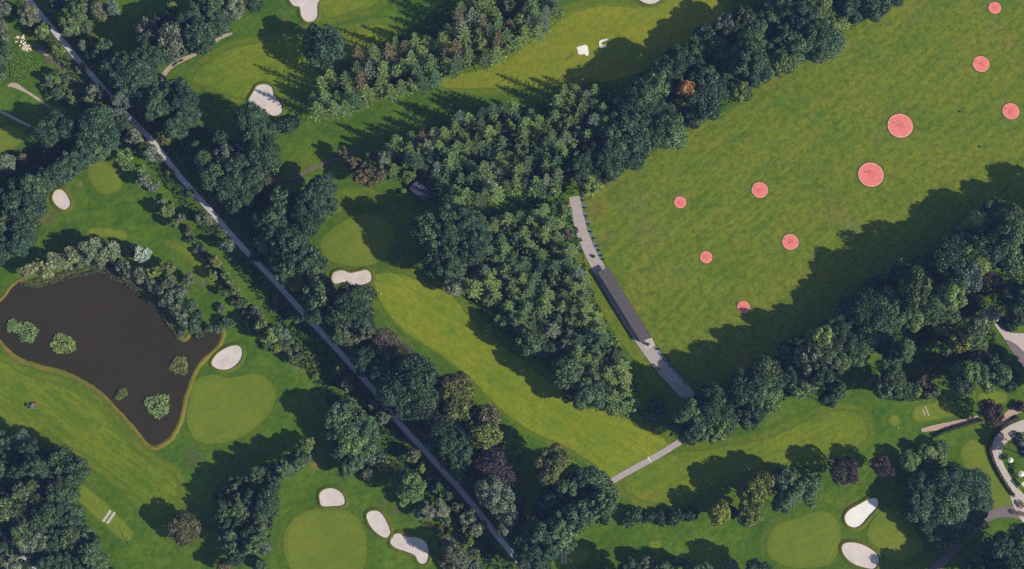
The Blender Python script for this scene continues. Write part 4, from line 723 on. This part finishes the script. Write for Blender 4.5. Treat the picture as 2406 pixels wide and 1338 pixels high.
UG = [('undergrowth_along_road', [(60,-10),(120,30),(260,150),(330,250),(480,300),(560,330),(640,420),(700,560),(760,640),(850,740),(960,860),(1060,960),(1170,1080),(1230,1200),(1290,1340),(1150,1340),(1040,1190),(960,1150),(880,1080),(800,1000),(740,900),(650,760),(560,640),(470,540),(400,450),(300,330),(200,220),(100,110),(20,20)], 15000), ('undergrowth_in_range_wood', [(905,345),(1040,285),(1300,240),(1345,178),(1460,200),(1580,130),(1720,25),(1830,-30),(2080,-30),(1985,65),(1955,112),(1765,188),(1740,232),(1600,312),(1450,402),(1335,465),(1400,700),(1500,900),(1500,965),(1420,960),(1330,890),(1160,765),(1055,660),(985,570),(1040,490)], 12000), ('undergrowth_in_left_wood', [(-20,600),(-20,365),(70,350),(95,285),(200,290),(290,260),(280,330),(210,380),(120,440),(90,520),(60,585)], 5000), ('undergrowth_in_bottom_left_wood', [(-20,1005),(105,1052),(200,1090),(172,1185),(272,1345),(-20,1345)], 4000), ('undergrowth_in_right_wood', [(1600,1030),(1700,910),(1900,795),(2100,640),(2330,490),(2420,480),(2420,760),(2330,760),(2380,900),(2230,910),(2060,830),(1860,930),(1700,1020)], 9000), ('undergrowth_in_copse', [(505,1170),(545,1125),(740,1040),(660,1130),(630,1290),(540,1335)], 2500), ('undergrowth_in_upper_strip', [(722,255),(770,160),(945,82),(1080,-20),(1320,-20),(1215,120),(1045,180),(830,250)], 5000)]
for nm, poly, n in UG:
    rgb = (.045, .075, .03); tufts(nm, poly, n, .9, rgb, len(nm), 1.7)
tufts('reed_fringe', [(44,668),(85,660),(130,645),(175,632),(235,618),(270,630),(310,655),(360,695),(398,728),(412,760),(430,790),(420,800),(398,770),(385,745),(345,712),(295,670),(233,642),(170,655),(83,680)], 5200, 1.5, (.13, .17, .09), 4)
tufts('undergrowth_beside_road', [(480,580),(520,620),(560,690),(600,740),(680,800),(720,870),(690,860),(640,820),(590,780),(560,720),(520,660),(470,600)], 7500, .8, (.16, .18, .05), 5)
tufts('rough_scrub_grass', [(2060,880),(2120,900),(2200,915),(2210,935),(2140,945),(2080,940)], 3000, .7, (.09, .15, .045), 6)
tufts('scrub_grass_by_bone_bunker', [(985,1225),(1050,1235),(1100,1265),(1130,1310),(1120,1338),(1060,1338),(1040,1290),(1020,1255)], 4500, .7, (.17, .18, .045), 7)

# ------------------------------------------------------------------ hedges along the drive and the red path
def hedge(pts, wpx, h, lab, seed, col):
    S = smooth(pts, 8, False); C = [P(x, y) for x, y in S]; e = empty('hedge', C[0]); tag(e, lab, 'hedge')
    V = []; F = []; hw = wpx * MPP / 2; rg = np.random.default_rng(seed); cc, nn = [], []
    for i, c in enumerate(C):
        t = (C[min(i + 1, len(C) - 1)] - C[max(i - 1, 0)]).normalized(); n_ = Vector((-t.y, t.x, 0)); q = c - C[0]
        for s_, z in ((1, 0), (.85, h), (-.85, h), (-1, 0)): V.append(tuple(q + n_ * hw * s_ + Vector((0, 0, z))))
        for _ in range(26):
            u = rg.uniform(-1, 1); up = rg.random() < .6
            b = q + n_ * hw * (u if up else math.copysign(1, u)) + t * rg.uniform(-.5, .5) + Vector((0, 0, h + rg.uniform(-.05, .12) if up else rg.uniform(.1, h)))
            cc.append(tuple(b)); nn.append(tuple(n_ * (0 if up else math.copysign(1, u)) + Vector((rg.normal() * .5, rg.normal() * .5, 1.0 if up else .3))))
    for i in range(len(C) - 1):
        for k in range(3): F.append((4 * i + k, 4 * i + k + 1, 4 * i + 5 + k, 4 * i + 4 + k))
    link('hedge_core', mesh_from('hedge_core', V, F), e, M['bark'])
    o = link('foliage', cards_mesh('foliage', np.array(cc), np.array(nn), rg.uniform(.25, .5, len(cc)), rg.uniform(.6, 1.3, len(cc)), .7, seed), e); o.color = (*col, 1)
hedge([(2196,1027),(2230,1012),(2265,1001),(2308,988)], 5, 1.3, 'straight clipped hedge below the red path', 1, (.05, .075, .03))
hedge([(2392,982),(2372,993),(2350,1010),(2332,1030),(2326,1052),(2331,1078),(2343,1105),(2362,1138),(2381,1165)], 6, 1.0, 'curved low hedge edging the pale drive', 2, (.10, .085, .04))
# parasols, tables and boards beside the drive
def parasol(x, y, r, lab):
    p = P(x, y); e = empty('parasol', (p.x, p.y, 0)); tag(e, lab, 'parasol', 'white parasols beside the drive')
    MB().tube((0, 0, 0), (0, 0, 2.5), .035, .03, 6).build('pole', M['metal'], e); MB().tube((0, 0, 0), (0, 0, .08), .35, .3, 10).build('base', M['black'], e)
    n = 8; V = [(0, 0, 2.6)] + [(math.cos(6.2832 * i / n) * r, math.sin(6.2832 * i / n) * r, 2.15) for i in range(n)] + [(math.cos(6.2832 * i / n) * r, math.sin(6.2832 * i / n) * r, 2.0) for i in range(n)]
    F = [(0, 1 + i, 1 + (i + 1) % n) for i in range(n)] + [(1 + i, 9 + i, 9 + (i + 1) % n, 1 + (i + 1) % n) for i in range(n)]
    link('canopy', mesh_from('canopy', V, F), e, M['cream'])
    for i in range(n): MB().tube((0, 0, 2.52), (math.cos(6.2832 * i / n) * r * .97, math.sin(6.2832 * i / n) * r * .97, 2.1), .012, .012, 4).build('rib', M['metal'], e)
parasol(2370,1083,1.0,'white parasol at the upper end of the drive terrace'); parasol(2395,1115,1.15,'white parasol below the first one beside the drive')
def cafe_table(x, y, lab):
    p = P(x, y); e = empty('cafe_table', (p.x, p.y, 0)); tag(e, lab, 'table', 'dark tables beside the drive')
    MB().tube((0, 0, .70), (0, 0, .74), .5, .5, 14).build('table_top', M['black'], e); MB().tube((0, 0, .03), (0, 0, .70), .04, .04, 6).build('leg', M['black'], e); MB().tube((0, 0, 0), (0, 0, .04), .3, .28, 10).build('foot', M['black'], e)
    for k in range(4):
        a = R(45 + 90 * k); q = Vector((math.cos(a) * .95, math.sin(a) * .95, 0)); s_ = empty('cafe_chair', (p.x + q.x, p.y + q.y, 0), a); tag(s_, f"dark chair {('upper right', 'upper left', 'lower left', 'lower right')[k]} of {lab.split(' ', 1)[1]}", 'chair', 'dark chairs beside the drive')
        MB().box((0, 0, .45), (.45, .45, .05)).build('seat', M['black'], s_); MB().box((.22, 0, .72), (.04, .45, .5)).build('backrest', M['black'], s_)
        for u, v in ((-1, -1), (-1, 1), (1, -1), (1, 1)): MB().box((.18 * u, .18 * v, .22), (.04, .04, .43)).build('leg', M['black'], s_)
cafe_table(2361,1074,'dark table by the upper white parasol'); cafe_table(2384,1118,'dark table by the lower white parasol'); cafe_table(2378,1096,'dark table between the two white parasols')
p = P(2340,1096); e = empty('litter_bin', (p.x, p.y, .05)); tag(e, 'small white litter bin on the left edge of the drive', 'bin'); MB().tube((0, 0, 0), (0, 0, .8), .25, .30, 12).build('body', M['white'], e); MB().tube((0, 0, .8), (0, 0, .9), .33, .25, 12).build('lid', M['white'], e)
p = P(2412,1142,2.3); e = empty('canvas_awning', (p.x, p.y, 0), R(-60)); tag(e, 'white canvas awning at the right edge by the drive', 'awning')
MB().box((0, 0, 2.35), (3.6, 2.2, .06)).build('canvas', M['cream'], e)
for u, v in ((-1, -1), (-1, 1), (1, -1), (1, 1)): MB().box((1.7 * u, 1.0 * v, 1.16), (.07, .07, 2.32)).build('post', M['metal'], e)
def picnic(x, y, ang, lab, s=1.0):
    p = P(x, y); e = empty('picnic_table', (p.x, p.y, .11), R(ang)); e.scale = (s, s, s); tag(e, lab, 'picnic table', 'wooden picnic tables on the drive')
    for k in range(4): MB().box((0, -.27 + .18 * k, .74), (1.9, .16, .045)).build('top_plank', M['wood'], e)
    for s_ in (-1, 1):
        for k in range(2): MB().box((0, s_ * (.62 + .15 * k), .44), (1.9, .13, .045)).build('bench_plank', M['wood'], e)
    for x_ in (-.7, .7):
        MB().box((x_, 0, .40), (.08, 1.5, .09)).build('cross_beam', M['wood'], e)
        for s_ in (-1, 1): MB().tube((x_ + .06, s_ * .62, 0), (x_ + .06, s_ * .2, .72), .05, .05, 5).build('leg', M['wood'], e)
picnic(2397,1186,-62,'largest brown picnic table at the foot of the drive',1.35); picnic(2380,1204,-35,'brown picnic table below left of the largest one'); picnic(2399,1208,-30,'brown picnic table at the lower right of the drive')

# ------------------------------------------------------------------ tee markers: pale mats on the tees
def tee_mat(x, y, ang, L, W_, lab):
    p = P(x, y); e = empty('tee_mat', (p.x, p.y, .09), R(ang)); tag(e, lab, 'mat', 'pale tee mats'); MB().box((0, 0, .025), (L, W_, .05)).build('base', M['white'], e); MB().box((0, 0, .055), (L * .9, W_ * .55, .02)).build('strip', M['paving'], e)
tee_mat(251,1213,50,4.6,.8,'pale tee mat on lower-left tee, left of the pair'); tee_mat(261,1217,50,4.6,.8,'pale tee mat on lower-left tee, right of the pair')
tee_mat(1321,1308,82,4.8,.7,'pale mat on the bottom-edge tee, left of the pair'); tee_mat(1329,1308,82,4.8,.7,'pale mat on the bottom-edge tee, right of the pair')
tee_mat(2178,967,100,3.4,.35,'narrow pale strip mat on the tee above red path, taller one'); tee_mat(2170,969,100,2.2,.35,'narrow pale strip mat on the tee above red path, shorter one')
p = P(303,1266); e = empty('tee_sign', (p.x, p.y, 0)); tag(e, 'small white sign at the end of the lower-left tee', 'sign'); MB().box((0, 0, .6), (.5, .06, .35)).build('board', M['white'], e); MB().box((0, .05, .3), (.06, .06, .6)).build('post', M['wood'], e)
for x, y, lab in ((2110,1006,'small white yardage post on grass left of red path'), (895,691,'small white yardage post below the dumb-bell bunker')):
    p = P(x, y); e = empty('yardage_post', (p.x, p.y, 0)); tag(e, lab, 'post', 'white yardage posts'); MB().tube((0, 0, 0), (0, 0, .55), .16, .16, 8).build('post', M['white'], e); MB().tube((0, 0, .55), (0, 0, .62), .2, .12, 8).build('cap', M['white'], e)
# ------------------------------------------------------------------ ride-on mower on the pond fairway
p = P(78,956); e = empty('ride_on_mower', (p.x, p.y, .02), R(80)); tag(e, 'grey ride-on mower on the fairway beside the pond', 'mower')
MB().box((.45, 0, .75), (1.2, .8, .6), 0, .85).build('bonnet', M['mower'], e); MB().box((-.5, 0, .55), (1.1, 1.0, .3)).build('chassis', M['mower'], e); MB().box((-.45, 0, .95), (.5, .5, .12)).build('seat', M['black'], e); MB().box((-.72, 0, 1.2), (.1, .5, .5)).build('seat_back', M['black'], e)
MB().box((-.35, 0, 2.0), (1.3, 1.15, .07)).build('canopy', M['metal'], e)
for u, v in ((-1, -1), (-1, 1), (.9, -1), (.9, 1)): MB().tube((-.35 + .58 * u, .5 * v, .6), (-.35 + .58 * u, .5 * v, 2.0), .03, .03, 5).build('canopy_post', M['black'], e)
for x_, rr, ww in ((-.65, .42, .65), (.75, .30, .55)):
    for s_ in (-1, 1):
        wh = MB().tube((x_, s_ * ww - .13, rr), (x_, s_ * ww + .13, rr), rr, rr, 14).build('wheel', M['black'], e); MB().tube((x_, s_ * ww - .14, rr), (x_, s_ * ww + .14, rr), rr * .5, rr * .5, 10).build('rim', M['white'], wh)
MB().box((1.35, 0, .25), (.6, 1.9, .3)).build('cutting_deck', M['red'], e); MB().tube((-.05, 0, .8), (-.2, 0, 1.15), .025, .025, 5).build('steering_column', M['black'], e)

# ------------------------------------------------------------------ air between the camera and the ground
def haze():
    b = MB(); b.box((0, 0, (CAM.z + 25 - 1) / 2), (2 * GX + 40, 2 * GY + 40, CAM.z + 27))
    m = bpy.data.materials.new('haze'); m.use_nodes = True; t = m.node_tree; t.nodes.clear()
    out = t.nodes.new('ShaderNodeOutputMaterial'); v = t.nodes.new('ShaderNodeVolumePrincipled')
    v.inputs['Color'].default_value = (*HAZE_COLOR, 1); v.inputs['Density'].default_value = HAZE_DENSITY; v.inputs['Anisotropy'].default_value = 0.0
    t.links.new(v.outputs[0], out.inputs['Volume'])
    o = b.build('haze', m); o['kind'] = 'stuff'
haze()
